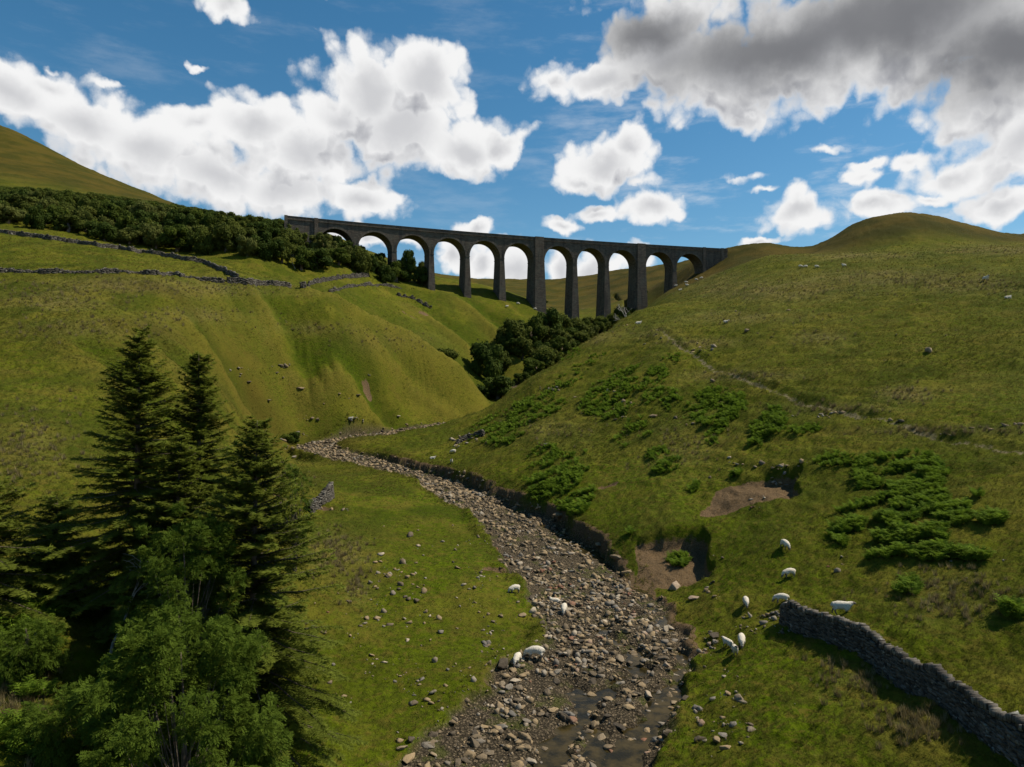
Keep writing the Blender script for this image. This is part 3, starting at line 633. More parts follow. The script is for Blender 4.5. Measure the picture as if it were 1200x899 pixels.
def build_viaduct():
    root = empty('railway_viaduct', (0,0,0), label='long dark stone railway viaduct of eleven tall round arches crossing the valley', cat='viaduct')
    P_, K_ = 1.9, 4.9; s = 0.0; openings = []; piers = []
    for i in range(11):
        openings.append((s, s+SPAN)); w = K_ if i in (5,8) else P_
        if i < 10: piers.append((s+SPAN, s+SPAN+w, i in (5,8)))
        s += SPAN+w
    send = openings[-1][1]; o0, o1 = -WID/2, WID/2
    b = VB(); nseg = 26
    def low(u): return ZS + math.sqrt(max(RAD*RAD-(u-RAD)**2, 0))
    ztop = HT-1.25
    for (a, c) in openings:
        us = [RAD-RAD*math.cos(math.pi*k/nseg) for k in range(nseg+1)]
        for k in range(nseg):
            u0, u1 = us[k], us[k+1]; z0, z1 = low(u0), low(u1)
            for o, flip in ((o0, False), (o1, True)):
                pts = [(a+u0,o,z0),(a+u1,o,z1),(a+u1,o,ztop),(a+u0,o,ztop)]
                if flip: pts = pts[::-1]
                b.quad([vpt(*p) for p in pts], [(p[0],p[2]) for p in pts])
            pts = [(a+u0,o1,z0),(a+u1,o1,z1),(a+u1,o0,z1),(a+u0,o0,z0)]
            l0 = RAD*math.pi*k/nseg; l1 = RAD*math.pi*(k+1)/nseg
            b.quad([vpt(*p) for p in pts], [(o1,l0),(o1,l1),(o0,l1),(o0,l0)])
    for (a, c, king) in piers: b.block(a, c, o0, o1, ZS, ztop)
    b.block(-11.5, 0, o0, o1, ZS, ztop, n=4); b.block(send, send+13, o0, o1, ZS, ztop, n=3)
    b.build('arcade', root)
    b = VB(); b.block(-11.5, send+13, o0-.28, o1+.28, HT-1.48, HT-1.2, n=60); b.build('string_course', root)
    for (oa, ob) in ((-WID/2, -WID/2+.36), (WID/2-.36, WID/2)):
        b = VB(); b.block(-11.5, send+13, oa-.06, ob+.06, HT-1.2, HT-.16, n=60); pr = b.build('parapet', root)
        b = VB(); b.block(-11.5, send+13, oa-.16, ob+.16, HT-.16, HT, n=60); b.build('coping', pr)
    b = VB(); b.block(-11.5, send+13, -WID/2+.43, WID/2-.43, HT-1.2, HT-.95, n=60); b.build('trackbed', root)
    for (a, c) in openings:
        r = VB(); n = 24
        for o, pr in ((o0, -.10), (o1, .10)):
            for k in range(n):
                t0 = math.pi*k/n; t1 = math.pi*(k+1)/n; g = .035
                def q(t, rr): return (min(max(a+RAD-rr*math.cos(t), a-(.93 if rr > RAD else 0)), a+SPAN+(.93 if rr > RAD else 0)), ZS+rr*math.sin(t))
                i0, i1 = q(t0, RAD), q(t1, RAD); e0, e1 = q(t0, RAD+.78), q(t1, RAD+.78)
                f = [(i0[0],o+pr,i0[1]),(i1[0],o+pr,i1[1]),(e1[0],o+pr,e1[1]),(e0[0],o+pr,e0[1])]
                d = k*1.15
                r.quad([vpt(*p) for p in f], [(d+g,.03),(d+1.11,.03),(d+1.11,.39),(d+g,.39)])
                f2 = [(e0[0],o,e0[1]),(e0[0],o+pr,e0[1]),(e1[0],o+pr,e1[1]),(e1[0],o,e1[1])]; r.quad([vpt(*p) for p in f2], [(0,0),(.1,0),(.1,1),(0,1)])
                f3 = [(i0[0],o,i0[1]),(i1[0],o,i1[1]),(i1[0],o+pr,i1[1]),(i0[0],o+pr,i0[1])]; r.quad([vpt(*p) for p in f3], [(0,0),(1,0),(1,.1),(0,.1)])
        r.build('arch_ring', root)
    for (a, c, king) in piers:
        x, y, _ = vpt((a+c)/2, 0, 0); zg = min(hz(*vpt(q, o, 0)[:2]) for q in (a,c) for o in (o0,o1)) - 1.2
        zg = min(zg, ZS-2); hgt = ZS-zg; t = .034*hgt
        b = VB(); b.block(a, c, o0, o1, zg, ZS-.0, (t,t,t*.9,t*.9))
        pier = b.build('king_pier' if king else 'pier', root)
        b = VB(); b.block(a-.12, c+.12, o0-.12, o1+.12, ZS-.42, ZS-.05); b.build('impost_band', pier)
        if king:
            b = VB()
            for so, oo in ((-1, o0), (1, o1)):
                lo, hi = (oo-.55, oo+.02) if so < 0 else (oo-.02, oo+.55)
                b.block(a+.45, c-.45, lo, hi, zg, HT+.12, (t*.7,t*.7,(t*.9 if so<0 else 0),(t*.9 if so>0 else 0)))
            b.build('pilaster', pier)
    for (sa, sb, nm) in ((-12.5, 0, 'abutment'), (send, send+14, 'abutment')):
        zg = min(hz(*vpt(q, o, 0)[:2]) for q in np.linspace(sa,sb,5) for o in (o0,o1)) - 2
        b = VB(); b.block(sa, sb, o0+.003, o1-.003, min(zg, ZS-3), ZS, n=3); ab = b.build(nm, root)
        for u in ((-1.4, -.0), (-12.6,-11.4)) if sa < 0 else ((send+.0, send+1.5), (send+9.5, send+11)):
            b = VB(); b.block(u[0], u[1], o0-.4, o0+.02, min(zg, ZS-3), HT+.1); b.build('pilaster', ab)
build_viaduct()

# ------------------------------------------------------------------ dry stone walls
def box_variant(seed):
    r = random.Random(seed); bm = bmesh.new(); bmesh.ops.create_cube(bm, size=1)
    for v in bm.verts: v.co = (v.co.x*r.uniform(.86,1.08), v.co.y*r.uniform(.85,1.05), v.co.z*r.uniform(.78,1.08))
    return tri_of(bm)
XV = [box_variant(500+i) for i in range(9)]
def stone_wall(pts, name, label, ht=1.4, wt=.72, course=.12, length=.32, ruin=None, group=None, cat_='wall', cope=True):
    """pts: ground points in order; builds both faces, the hearting and a row of upright cope stones"""
    P3 = np.array([p[:] for p in pts]); d = np.r_[0, np.cumsum(np.linalg.norm(np.diff(P3[:,:2],axis=0),axis=1))]; L = d[-1]
    def cl(s): return np.interp(s, d, P3[:,0]), np.interp(s, d, P3[:,1])
    pos, sc, az, tn, rx = [], [], [], [], []
    n = int(ht/course); lay = max(1, int(L/length))
    hh = lambda s: ht*(1+.06*math.sin(s*.7+1)+.05*math.sin(s*2.3)) * (ruin(s/L) if ruin else 1)
    root_z = {}
    for k in range(n):
        z = (k+.5)*course; w = wt*(1-.36*z/ht)
        for side in (-1, 1):
            s = rng.uniform(0, length)
            while s < L:
                ln = length*rng.uniform(.5,1.6); c = s+ln/2
                if z < hh(c):
                    x, y = cl(c); x2, y2 = cl(c+.05); a = math.atan2(y2-y, x2-x) if c+.05 < L else a
                    nx, ny = -math.sin(a), math.cos(a); o = side*(w/2-.10)+rng.normal(0,.018)
                    pos.append((x+nx*o, y+ny*o, z+rng.normal(0,.012))); sc.append((ln*.97, .24*rng.uniform(.85,1.2)*(wt/.72), course*rng.uniform(.72,1.15))); az.append(a+rng.normal(0,.04)); rx.append(rng.normal(0,.05))
                    tn.append(np.clip(rng.beta(1.6,2.6),0,1))
                s += ln
    nb = len(pos)
    s = 0.0; cs = max(.10, course*1.0)
    while s < L and cope:
        c = s; x, y = cl(c); x2, y2 = cl(min(c+.05, L)); 
        if c+.05 < L: a = math.atan2(y2-y, x2-x)
        h0 = hh(c)
        if h0 > ht*.7:
            pos.append((x, y, math.floor(h0/course)*course+.13)); sc.append((cs*rng.uniform(.6,1.25), wt*.72*rng.uniform(.8,1.1), .30*rng.uniform(.7,1.2))); az.append(a+rng.normal(0,.08)); rx.append(rng.normal(0,.1)); tn.append(np.clip(.45+.3*rng.normal(),0,1))
        s += cs*1.1
    pos = np.array(pos); g = height(pos[:,0], pos[:,1]); pos[:,2] += g-.05
    az = np.array(az); M = rots(az, np.array(rx), rng.normal(0,.06,len(az))); which = rng.integers(0,9,len(az)); sc = np.array(sc); tn = np.array(tn)
    root = empty(name, (P3[0][0],P3[0][1],P3[0][2]), label=label, cat=cat_, group=group)
    V_, F_, T_ = mass(XV, which[:nb], pos[:nb]-P3[0], sc[:nb], M[:nb], tn[:nb]); put('stonework', mesh_np('stonework', V_, F_, M_WALL, dict(tint=T_)), root)
    if len(pos) > nb:
        V_, F_, T_ = mass(XV, which[nb:], pos[nb:]-P3[0], sc[nb:], M[nb:], tn[nb:]); put('coping', mesh_np('coping', V_, F_, M_WALL, dict(tint=T_)), root)
    # hearting
    st = np.arange(0, L, .5); VV = []; FF = []
    for i, c in enumerate(st):
        x, y = cl(c); x2, y2 = cl(min(c+.05,L)); 
        if c+.05 < L: a = math.atan2(y2-y, x2-x)
        nx, ny = -math.sin(a), math.cos(a); zg = hz(x,y); h1 = max(hh(c)-.12, .05)
        for o, z in ((-wt*.36,-.3),(-wt*.20,h1),(wt*.20,h1),(wt*.36,-.3)): VV.append((x+nx*o-P3[0][0], y+ny*o-P3[0][1], zg+z-P3[0][2]))
        if i:
            for q in range(3): A = (i-1)*4+q; B = i*4+q; FF.append((A,A+1,B+1,B))
    if len(FF): put('hearting', mesh_np('hearting', VV, FF, M_WALL, dict(tint=np.full(len(VV),.02))), root)
    return root
def line_at(pts, step=6):
    out = []
    for (a, b) in zip(pts[:-1], pts[1:]):
        for k in range(step): out.append(at(a[0]+(b[0]-a[0])*k/step, a[1]+(b[1]-a[1])*k/step))
    out.append(at(*pts[-1])); return out
a_ = at(916,729); b_ = at(1030,784); c_ = at(1130,843); d_ = at(1196,893); e_ = Vector((d_.x+(d_.x-c_.x)*1.6, d_.y+(d_.y-c_.y)*1.6, 0)); e_.z = hz(e_.x, e_.y)
stone_wall([a_, b_, c_, d_, e_], 'dry_stone_wall', 'tall dark dry stone wall running down to the lower right corner of the photo', 1.42, .62, .085, .27, ruin=lambda t: min(1, .62+t*9))
stone_wall(line_at([(-60,268),(0,273),(60,281),(100,287),(180,298),(240,309),(278,326)]), 'field_wall', 'curving grey field wall along the lower edge of the wood', 1.15, .6, .25, .7)
stone_wall(line_at([(-60,318),(0,319),(60,320),(150,320),(200,323),(262,331)]), 'field_wall', 'broad tumbled field wall across the top of the left hillside, below the curving wall', .85, .9, .25, .7, ruin=lambda t: .75+.25*math.sin(t*40))
stone_wall(line_at([(266,330),(300,333),(340,336)]), 'field_wall', 'short low wall continuing right of the tumbled field wall on the spur crest', 1.1, .8, .25, .6)
stone_wall(line_at([(352,338),(372,331),(402,326),(432,323)],4), 'field_wall', 'pale curved wall at the foot of the wood beneath the first arches', 1.2, .8, .25, .6)
stone_wall(line_at([(385,342),(410,336),(445,334),(470,338)],4), 'field_wall', 'low broken wall on the turf below the pale curved wall', .8, .9, .25, .6, ruin=lambda t: .6+.4*math.sin(t*23))
stone_wall(line_at([(465,346),(485,350),(505,361)],4), 'field_wall', 'dark ruined wall stepping down the slope below the middle arches', 1.1, 1.1, .25, .6, ruin=lambda t: .6+.4*math.sin(t*31))
stone_wall(line_at([(362,600),(374,592),(388,583)],3), 'ruined_wall', 'short dark stub of ruined wall in the grass beside the conifers', 1.7, .8, .16, .4, ruin=lambda t: .45+.55*t)
_c = at(550,518); _arc = [Vector((_c.x+2.7*math.cos(t_), _c.y+2.7*math.sin(t_), 0)) for t_ in [R(170-a_*24) for a_ in range(9)]]
stone_wall(_arc, 'sheepfold_wall', 'small crescent of ruined stone sheepfold on the low turf beyond the stream', 1.0, .8, .2, .5, ruin=lambda t: .35+.65*math.sin(max(0,min(1,t))*math.pi)**.6)

# ------------------------------------------------------------------ sheep
def skin_mesh(verts, edges, radii, lvl=2, root=0):
    me = bpy.data.meshes.new('t'); me.from_pydata(verts, edges, []); o = bpy.data.objects.new('t', me); COL.objects.link(o)
    m = o.modifiers.new('s','SKIN'); sv = me.skin_vertices[0].data
    for i, r in enumerate(radii): sv[i].radius = r if isinstance(r, tuple) else (r, r)
    sv[root].use_root = True
    m.use_smooth_shade = True; u = o.modifiers.new('u','SUBSURF'); u.levels = lvl; u.render_levels = lvl
    dg = bpy.context.evaluated_depsgraph_get(); res = bpy.data.meshes.new_from_object(o.evaluated_get(dg))
    bpy.data.objects.remove(o); return res
def sheep_mesh(pose, seed):
    r = random.Random(seed); lie = pose == 'lying'; dz = -.33 if lie else 0
    # along +X is forward
    v = [(-.38,0,.60+dz),(-.46,0,.62+dz),(-.15,0,.62+dz),(.12,0,.61+dz),(.34,0,.62+dz)]
    rad = [.215,.14,.24,.24,.185]; e = [(1,0),(0,2),(2,3),(3,4)]
    if pose == 'grazing': hd = [(.50,0,.52),(.60,0,.33),(.66,0,.18),(.72,0,.07)]
    elif pose == 'walking': hd = [(.48,0,.72),(.58,.02,.80),(.68,.05,.80),(.80,.08,.74)]
    else: hd = [(.46,0,.76+dz),(.52,0,.90+dz),(.60,.03,.95+dz),(.73,.06,.89+dz)]
    k = len(v); v += hd; rad += [.15,.10,.088,.052]; e += [(4,k),(k,k+1),(k+1,k+2),(k+2,k+3)]
    st = {'grazing':(.05,-.05,.03,-.06),'walking':(.14,-.12,-.13,.13),'standing':(0,.02,0,-.03),'lying':(0,0,0,0)}[pose]
    for j, (x, y) in enumerate(((.27,.13),(.27,-.13),(-.36,.14),(-.36,-.14))):
        k = len(v); src = 4 if x > 0 else 0
        if lie: v += [(x,y*1.3,.20),(x+.12,y*1.6,.08),(x+.24,y*1.5,.05)]; rad += [.09,.06,.04]
        else:
            bend = .03 if x > 0 else -.05
            v += [(x,y,.40),(x+bend+st[j]*.5,y,.22),(x+st[j],y,.02)]; rad += [.085,.042,.036]
        e += [(src,k),(k,k+1),(k+1,k+2)]
    k = len(v); v.append((-.58,0,.50+dz)); rad.append(.05); e.append((1,k))
    me = skin_mesh(v, e, rad, 2); n = len(me.vertices); co = np.zeros(n*3); me.vertices.foreach_get('co', co); co = co.reshape(-1,3)
    head = np.array(hd[2]); h2 = np.array(hd[3]); neck = np.array(hd[1])
    leg = (co[:,2] < .34+dz*1.0) & (np.abs(co[:,0]) < .62) & (not lie)
    dh = np.linalg.norm(co-neck, axis=1); isface = (np.linalg.norm(co-head,axis=1) < .13) | (np.linalg.norm(co-h2,axis=1) < .14)
    wool = ~(leg | isface)
    nz = .020*np.sin(co[:,0]*31+seed)*np.sin(co[:,1]*37)*np.sin(co[:,2]*33) + .012*np.sin(co[:,0]*67)*np.sin(co[:,2]*71+seed)
    nn = np.zeros(n*3); me.vertices.foreach_get('normal', nn); co2 = co + nn.reshape(-1,3)*(np.where(wool, nz+.012, 0))[:,None]
    me.vertices.foreach_set('co', co2.ravel().astype(np.float32))
    me.materials.append(M_WOOL); me.materials.append(M_FACE); me.materials.append(M_HOOF)
    for p in me.polygons:
        c = p.center
        w = [wool[i] for i in p.vertices]
        p.material_index = 0 if sum(w) >= 2 else (2 if (c.z < .06 and not isface[p.vertices[0]]) else 1)
    # ears joined to the head
    bm = bmesh.new(); bm.from_mesh(me); d = Vector(h2-head).normalized()
    for sy in (-1,1):
        b0 = Vector(neck*.45+head*.55)+Vector((0,sy*.075,.03)); tip = b0+Vector((-.03,sy*.13,-.02)); up = Vector((0,0,1)).cross(d).normalized()*0+d
        q = [b0+up*.03, b0-up*.03, tip, b0+Vector((0,sy*.03,.035))]; vs = [bm.verts.new(x) for x in q]
        for f in ((0,1,2),(1,3,2),(3,0,2),(0,3,1)): bm.faces.new([vs[i] for i in f]).material_index = 1
    bm.to_mesh(me); bm.free(); me.name = 'sheep'; return me
SHM = {p: sheep_mesh(p, i) for i, p in enumerate(('grazing','standing','walking','lying'))}
SHEEP = [  # px, py of the feet, pose, heading in degrees (0 = to the right of the photo), size, label
 (920,643,'grazing',-78,1.0,'uppermost sheep above the stone wall end, grazing head down towards the viewer'),
 (925,677,'grazing',188,.95,'sheep grazing head to the left, below the uppermost sheep above the wall'),
 (874,710,'grazing',-100,.92,'lone small sheep left of the stone wall end, seen end on'),
 (916,707,'grazing',160,.95,'sheep grazing directly behind the top end of the stone wall'),
 (986,721,'walking',-20,1.18,'large sheep walking to the right just behind the stone wall'),
 (853,759,'walking',118,.82,'leftmost lamb of the group of three at the stream bank'),
 (861,767,'standing',-95,.82,'middle lamb of the group of three at the stream bank'),
 (869,757,'grazing',-105,1.05,'rightmost and largest of the group of three at the stream bank'),
 (603,695,'grazing',205,.95,'highest sheep on the green meadow left of the stream'),
 (650,706,'lying',175,.85,'sheep lying on the stones at the meadow tip, left of the grazing one'),
 (661,719,'grazing',-100,1.05,'sheep grazing towards the viewer at the right tip of the green meadow'),
 (606,778,'grazing',-110,.95,'small sheep grazing end on beside the largest meadow sheep'),
 (627,773,'grazing',172,1.22,'largest sheep on the left meadow, standing side on by the gravel edge'),
 (411,501,'standing',10,1.1,'single sheep at the foot of the left hillside by the far stream bend'),
 (507,538,'lying',0,1.0,'leftmost of three sheep on the low turf beyond the stream'),
 (531,531,'grazing',180,1.0,'uppermost of three sheep on the low turf beyond the stream'),
 (529,543,'standing',-80,1.0,'lowest of three sheep on the low turf beyond the stream'),
 (748,380,'lying',0,1.6,'pale sheep lying on the knoll at the top of the right spur'),
 (851,378,'lying',0,1.25,'sheep lying alone in the bright pasture right of the knoll'),
 (594,361,'standing',20,1.3,'leftmost of four tiny sheep on the slope below the middle piers'),
 (607,357,'grazing',0,1.3,'second from the left of four tiny sheep below the middle piers'),
 (627,363,'grazing',180,1.3,'lowest right of four tiny sheep below the middle piers'),
 (619,351,'standing',0,1.3,'topmost of four tiny sheep, close to the king pier'),
 (792,336,'standing',0,1.3,'leftmost sheep of the flock below the right hand abutment'),
 (797,340,'lying',0,1.4,'lowest sheep of the flock below the right hand abutment'),
 (804,332,'grazing',0,1.3,'third sheep from the left in the flock below the right hand abutment'),
 (805,336,'standing',180,1.3,'small sheep in the middle of the flock below the right hand abutment'),
 (816,329,'grazing',0,1.3,'second sheep from the right in the flock below the right hand abutment'),
 (822,327,'grazing',180,1.3,'rightmost sheep of the flock below the right hand abutment'),
 (938,314,'grazing',0,1.2,'leftmost of the pair of sheep side by side below the mound'),
 (944,314,'grazing',180,1.2,'right hand one of the pair of sheep side by side below the mound'),
 (957,314,'grazing',0,1.2,'sheep grazing alone just right of the pair below the mound'),
 (989,313,'standing',180,1.25,'sheep standing under the left flank of the big mound, right of the others'),
 (1155,330,'standing',-80,1.5,'sheep standing among pale rushes near the right edge of the photo'),
 (1181,350,'lying',0,1.2,'sheep lying close to the right edge of the photo, below the standing one'),
]
for (px, py, pose, hdg, sc, lab) in SHEEP:
    p = at(px, py)
    put('sheep', SHM[pose], loc=p-Vector((0,0,.03)), rz=R(hdg), sc=sc*.93, label=lab, cat='sheep', group='white sheep scattered over the valley pastures')

# ------------------------------------------------------------------ conifers
def spruce(px, py_top, Y, width, seed, label, full=1.0):
    r = np.random.default_rng(seed); x = (px-CX)/F*Y; zt = -(py_top-CY)/F*Y; zg = hz(x, Y)-.2; Ht = zt-zg
    root = empty('spruce_tree', (x, Y, zg), label=label, cat='conifer', group='dark conifers at the near left')
    lean = r.normal(0,.012,2)*Ht
    tp = [(lean[0]*t*t, lean[1]*t*t, Ht*t) for t in np.linspace(0,1,10)]
    put('trunk', mesh_np('trunk', *tube(tp, [(.018*Ht*(1-t)**.9+.012) for t in np.linspace(0,1,10)], 8), M_BARK, smooth=True), root)
    sticks = []; NP, NT = [], []
    z = Ht*.06
    twig_o, twig_d, twig_l, twig_t = [], [], [], []
    while z < Ht*.985 and z > 0:
        f = z/Ht; prof = width*1.22*((1-f)**.80 + .03) * (.70+.30*min(1, f/.15))
        nb = int(r.integers(6,10)) if f < .9 else 5
        a0 = r.uniform(0,6.28)
        for k in range(nb):
            a = a0 + 6.283*k/nb + r.normal(0,.30); Lb = prof*r.uniform(.50,1.18)*(1+.12*math.sin(a*2+seed))
            if Lb < .12: continue
            up0 = .55*(f**1.4) + .05 + r.normal(0,.06); droop = (1-f)*.50+.16
            n = max(5, int(Lb/.13)); t = np.linspace(0,1,n)
            rr = Lb*t; zz = z + r.normal(0,.2) + Lb*(up0*t - droop*t*t + .50*np.maximum(t-.5,0)**1.3)
            cx_, sy_ = math.cos(a), math.sin(a); bend = r.normal(0,.10)*t*t*Lb
            pts = np.stack([cx_*rr-sy_*bend+lean[0]*f*f, sy_*rr+cx_*bend+lean[1]*f*f, zz],1)
            if Lb > .5: sticks.append(tube(pts[::2] if n > 8 else pts, np.linspace(.012+.012*Lb, .004, len(pts[::2] if n > 8 else pts)), 4))
            for i in range(1, n):
                if t[i] < .10 and r.uniform() < .4: continue
                dr = pts[i]-pts[i-1]; dr /= np.linalg.norm(dr)+1e-9; sd = np.array([-dr[1],dr[0],0]); sd /= np.linalg.norm(sd)+1e-9
                for s_ in ((-1,1) if i < n-1 else (-1,0,1)):
                    if r.uniform() > full: continue
                    l = (.20+.30*Lb*(1-t[i])**.7*min(1,t[i]*3.2)*.62)*r.uniform(.6,1.35); l = min(l,.85)
                    d = dr*(.75 if s_ else 1.2) + sd*s_*r.uniform(.7,1.0) + np.array([0,0,r.normal(-.30,.22)])
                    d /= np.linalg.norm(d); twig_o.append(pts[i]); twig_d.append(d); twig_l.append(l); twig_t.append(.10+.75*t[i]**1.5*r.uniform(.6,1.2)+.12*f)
        z += (.19+.15*(1-f))*r.uniform(.7,1.35)*(.85 if f > .8 else 1)
    O = np.array(twig_o); D = np.array(twig_d); Ln = np.array(twig_l); Tt = np.array(twig_t); m = len(O)
    up = np.array([0,0,1.]); Sd = np.cross(D, up); Sd /= np.linalg.norm(Sd,axis=1)[:,None]+1e-9; Up = np.cross(Sd, D)
    VV, TT = [], []
    # spine plus feathered side needles, drawn as slim triangles
    for j in range(6):
        q = j/6; base = O + D*(Ln*q)[:,None]
        for s_ in (-1,1):
            w = (.105+.06*(1-q))*r.uniform(.7,1.3,m); nd = D*.75+Sd*s_*.85+Up*r.normal(.12,.25,m)[:,None]
            a = base - D*.030; b = base + D*.040; c = base + nd*w[:,None]*1.25
            VV.append(np.stack([a,b,c],1)); TT.append(np.repeat(np.clip(Tt+.25*q-.1+r.normal(0,.08,m),0,1),3))
    a = O; b = O + D*Ln[:,None]; w = .02
    VV.append(np.stack([a+Up*w, a-Up*w, b],1)); TT.append(np.repeat(np.clip(Tt*.4,0,1),3))
    V_ = np.concatenate([v.reshape(-1,3) for v in VV]); TT = np.concatenate(TT)
    br = cat(sticks); put('limbs', mesh_np('limbs', *br, M_BARK), root)
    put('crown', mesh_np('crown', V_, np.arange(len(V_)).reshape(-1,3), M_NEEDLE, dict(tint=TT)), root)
    return root
spruce(160, 392, 34.5, 3.7, 1, 'tallest dark spruce of the clump, its pointed top highest at the left')
spruce(233, 414, 36.5, 3.2, 2, 'second spruce from the left with a slim pale green top')
spruce(296, 492, 32.0, 4.5, 3, 'broad spruce at the right of the clump with tiered light tipped branches')
spruce(68, 588, 36.0, 3.6, 4, 'low shaggy spruce between the tallest spruce and the left edge')
spruce(-22, 556, 31.0, 3.8, 5, 'spruce cut by the left edge of the photo')
spruce(205, 520, 33.5, 3.0, 6, 'short spruce hidden between the two slim ones')

# ------------------------------------------------------------------ broadleaved trees near the camera
def ash_tree(px, py_top, Y, rx, seed, label, nleaf=5200, squash=1.0, name='ash_tree', leaf=.20, catn='tree'):
    r = np.random.default_rng(seed); x = (px-CX)/F*Y; zt = -(py_top-CY)/F*Y; zg = hz(x, Y)-.2; Ht = zt-zg
    root = empty(name, (x, Y, zg), label=label, cat=catn)
    tips = []; sticks = []
    nl = 9 + int(rx*3)
    sticks.append(tube([(0,0,0),(.1,.05,Ht*.3),(.05,.1,Ht*.62),(0,0,Ht*.85)], [.035*Ht*.5+.04,.025*Ht*.5+.03,.05,.015], 8))
    for k in range(nl*4):
        th = r.uniform(0,6.283); cz = r.uniform(-.92,1); rad = math.sqrt(max(0,1-cz*cz))*r.uniform(.55,1.0)
        c = np.array([math.cos(th)*rad*rx, math.sin(th)*rad*rx, Ht*(.55+.45*cz*squash*r.uniform(.8,1.0))])
        s0 = np.array([.05,.05,Ht*r.uniform(.12,.45)]); mid = (s0+c)/2 + np.array([0,0,-.08*Ht])*r.uniform(0,1)
        sticks.append(tube([s0, mid, s0*.25+c*.75], [.028,.018,.006], 4)); tips.append((c, r.uniform(.35,.95)*(.28+.11*rx)))
        tips.append((mid*.35+c*.65, .5))
    put('trunk', mesh_np('trunk', *cat(sticks), M_BARK), root)
    C = np.array([t[0] for t in tips]); rr = np.array([t[1] for t in tips]); k = r.integers(0,len(tips),nleaf)
    d = r.normal(size=(nleaf,3)); d /= np.linalg.norm(d,axis=1)[:,None]; rad = r.uniform(.35,1,nleaf)**.6
    O = C[k] + d*(rr[k]*rad)[:,None]*np.array([1,1,.8]); 
    out = O - np.array([0,0,Ht*.5]); out /= np.linalg.norm(out,axis=1)[:,None]
    D = out*.6 + r.normal(size=(nleaf,3))*.55 + np.array([0,0,-.22]); D /= np.linalg.norm(D,axis=1)[:,None]
    up = np.array([0,0,1.]) + r.normal(0,.35,(nleaf,3)); Sd = np.cross(D,up); Sd /= np.linalg.norm(Sd,axis=1)[:,None]
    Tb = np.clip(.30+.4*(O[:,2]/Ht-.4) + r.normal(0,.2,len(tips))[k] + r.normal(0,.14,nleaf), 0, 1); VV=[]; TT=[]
    Lf = leaf*r.uniform(.7,1.35,nleaf)
    for j in range(5):
        q = .15+.8*j/4
        for s_ in ((-1,1) if j < 4 else (0,)):
            base = O + D*(Lf*q)[:,None] - np.array([0,0,.25])*(Lf*q*q)[:,None]; nd = (Sd*s_*.9 + D*.5) if s_ else D
            nd = nd - np.array([0,0,.25]); l = (Lf*.46)[:,None]; wv = np.cross(nd, np.cross(Sd, D)); wv /= np.linalg.norm(wv,axis=1)[:,None]+1e-9; wv *= (Lf*.085)[:,None]
            VV.append(np.stack([base, base+nd*l*.5+wv, base+nd*l, base+nd*l*.5-wv],1)); TT.append(np.repeat(np.clip(Tb+r.normal(0,.06,nleaf),0,1),4))
    V_ = np.concatenate([v.reshape(-1,3) for v in VV])
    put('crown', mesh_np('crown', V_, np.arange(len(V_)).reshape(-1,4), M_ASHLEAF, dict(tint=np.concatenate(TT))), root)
ash_tree(212, 716, 23.0, 3.6, 11, 'rounded leafy ash tree filling the lower left in front of the conifers', 25000, leaf=.19)
ash_tree(215, 588, 29.0, 2.5, 12, 'leafy rowan standing between the conifers, above the rounded ash tree', 13000, leaf=.17, name='rowan_tree')
ash_tree(90, 800, 24.0, 1.7, 13, 'small leafy shrub at the left of the rounded ash tree', 4200, name='leafy_shrub', leaf=.17, catn='shrub')
ash_tree(30, 725, 28.0, 1.5, 14, 'low shrub of light leaves near the left edge below the conifers', 3200, name='leafy_shrub', leaf=.16, catn='shrub')
ash_tree(345, 540, 58.0, 1.6, 15, 'bright green bush behind the broad spruce beside the stream turf', 1600, name='leafy_shrub', leaf=.28, catn='shrub')

def bare_tree(px, py_top, Y, seed, label, spread=.5, name='bare_tree', mat_=None, thick=1.0, forks=5):
    r = np.random.default_rng(seed); x = (px-CX)/F*Y; zg = hz(x,Y)-.1; Ht = -(py_top-CY)/F*Y-zg; sticks = []
    def grow(p, d, l, rad, lv):
        pts = [p]; 
        for i in range(3):
            d = d + r.normal(0,.16,3); d /= np.linalg.norm(d); pts.append(pts[-1]+d*l/3)
        sticks.append(tube(pts, np.linspace(rad, rad*.6, 4), 5 if lv < 2 else 3))
        if lv < forks-1:
            for k in range(3 if lv < 3 else 2):
                nd = d + r.normal(0,spread,3) + np.array([0,0,.1]); nd /= np.linalg.norm(nd); grow(pts[-1-(k%2)], nd, l*.68, rad*.6, lv+1)
    grow(np.zeros(3), np.array([0,0,1.]), Ht*.36, .028*Ht*thick, 0)
    o = put(name, mesh_np(name, *cat(sticks), mat_ or M_GREYBARK), loc=(x,Y,zg), label=label, cat='dead tree')
bare_tree(128, 622, 31.5, 21, 'bleached leafless shrub in front of the dark conifers', .75, 'dead_shrub', thick=.5)
bare_tree(736, 350, 262, 23, 'bleached bare tree leaning on the spur edge in front of the tall piers', .45, thick=1.0)
_k = at(18, 715)
lg = put('fallen_log', mesh_np('fallen_log', *tube([(-1.3,-.5,.1),(-.4,-.1,.16),(.5,.25,.15),(1.2,.6,.3)], [.17,.16,.13,.08], 9), M_BARK, smooth=True), loc=_k, rz=.5, label='fallen brown log at the left edge beneath the conifers', cat='log')

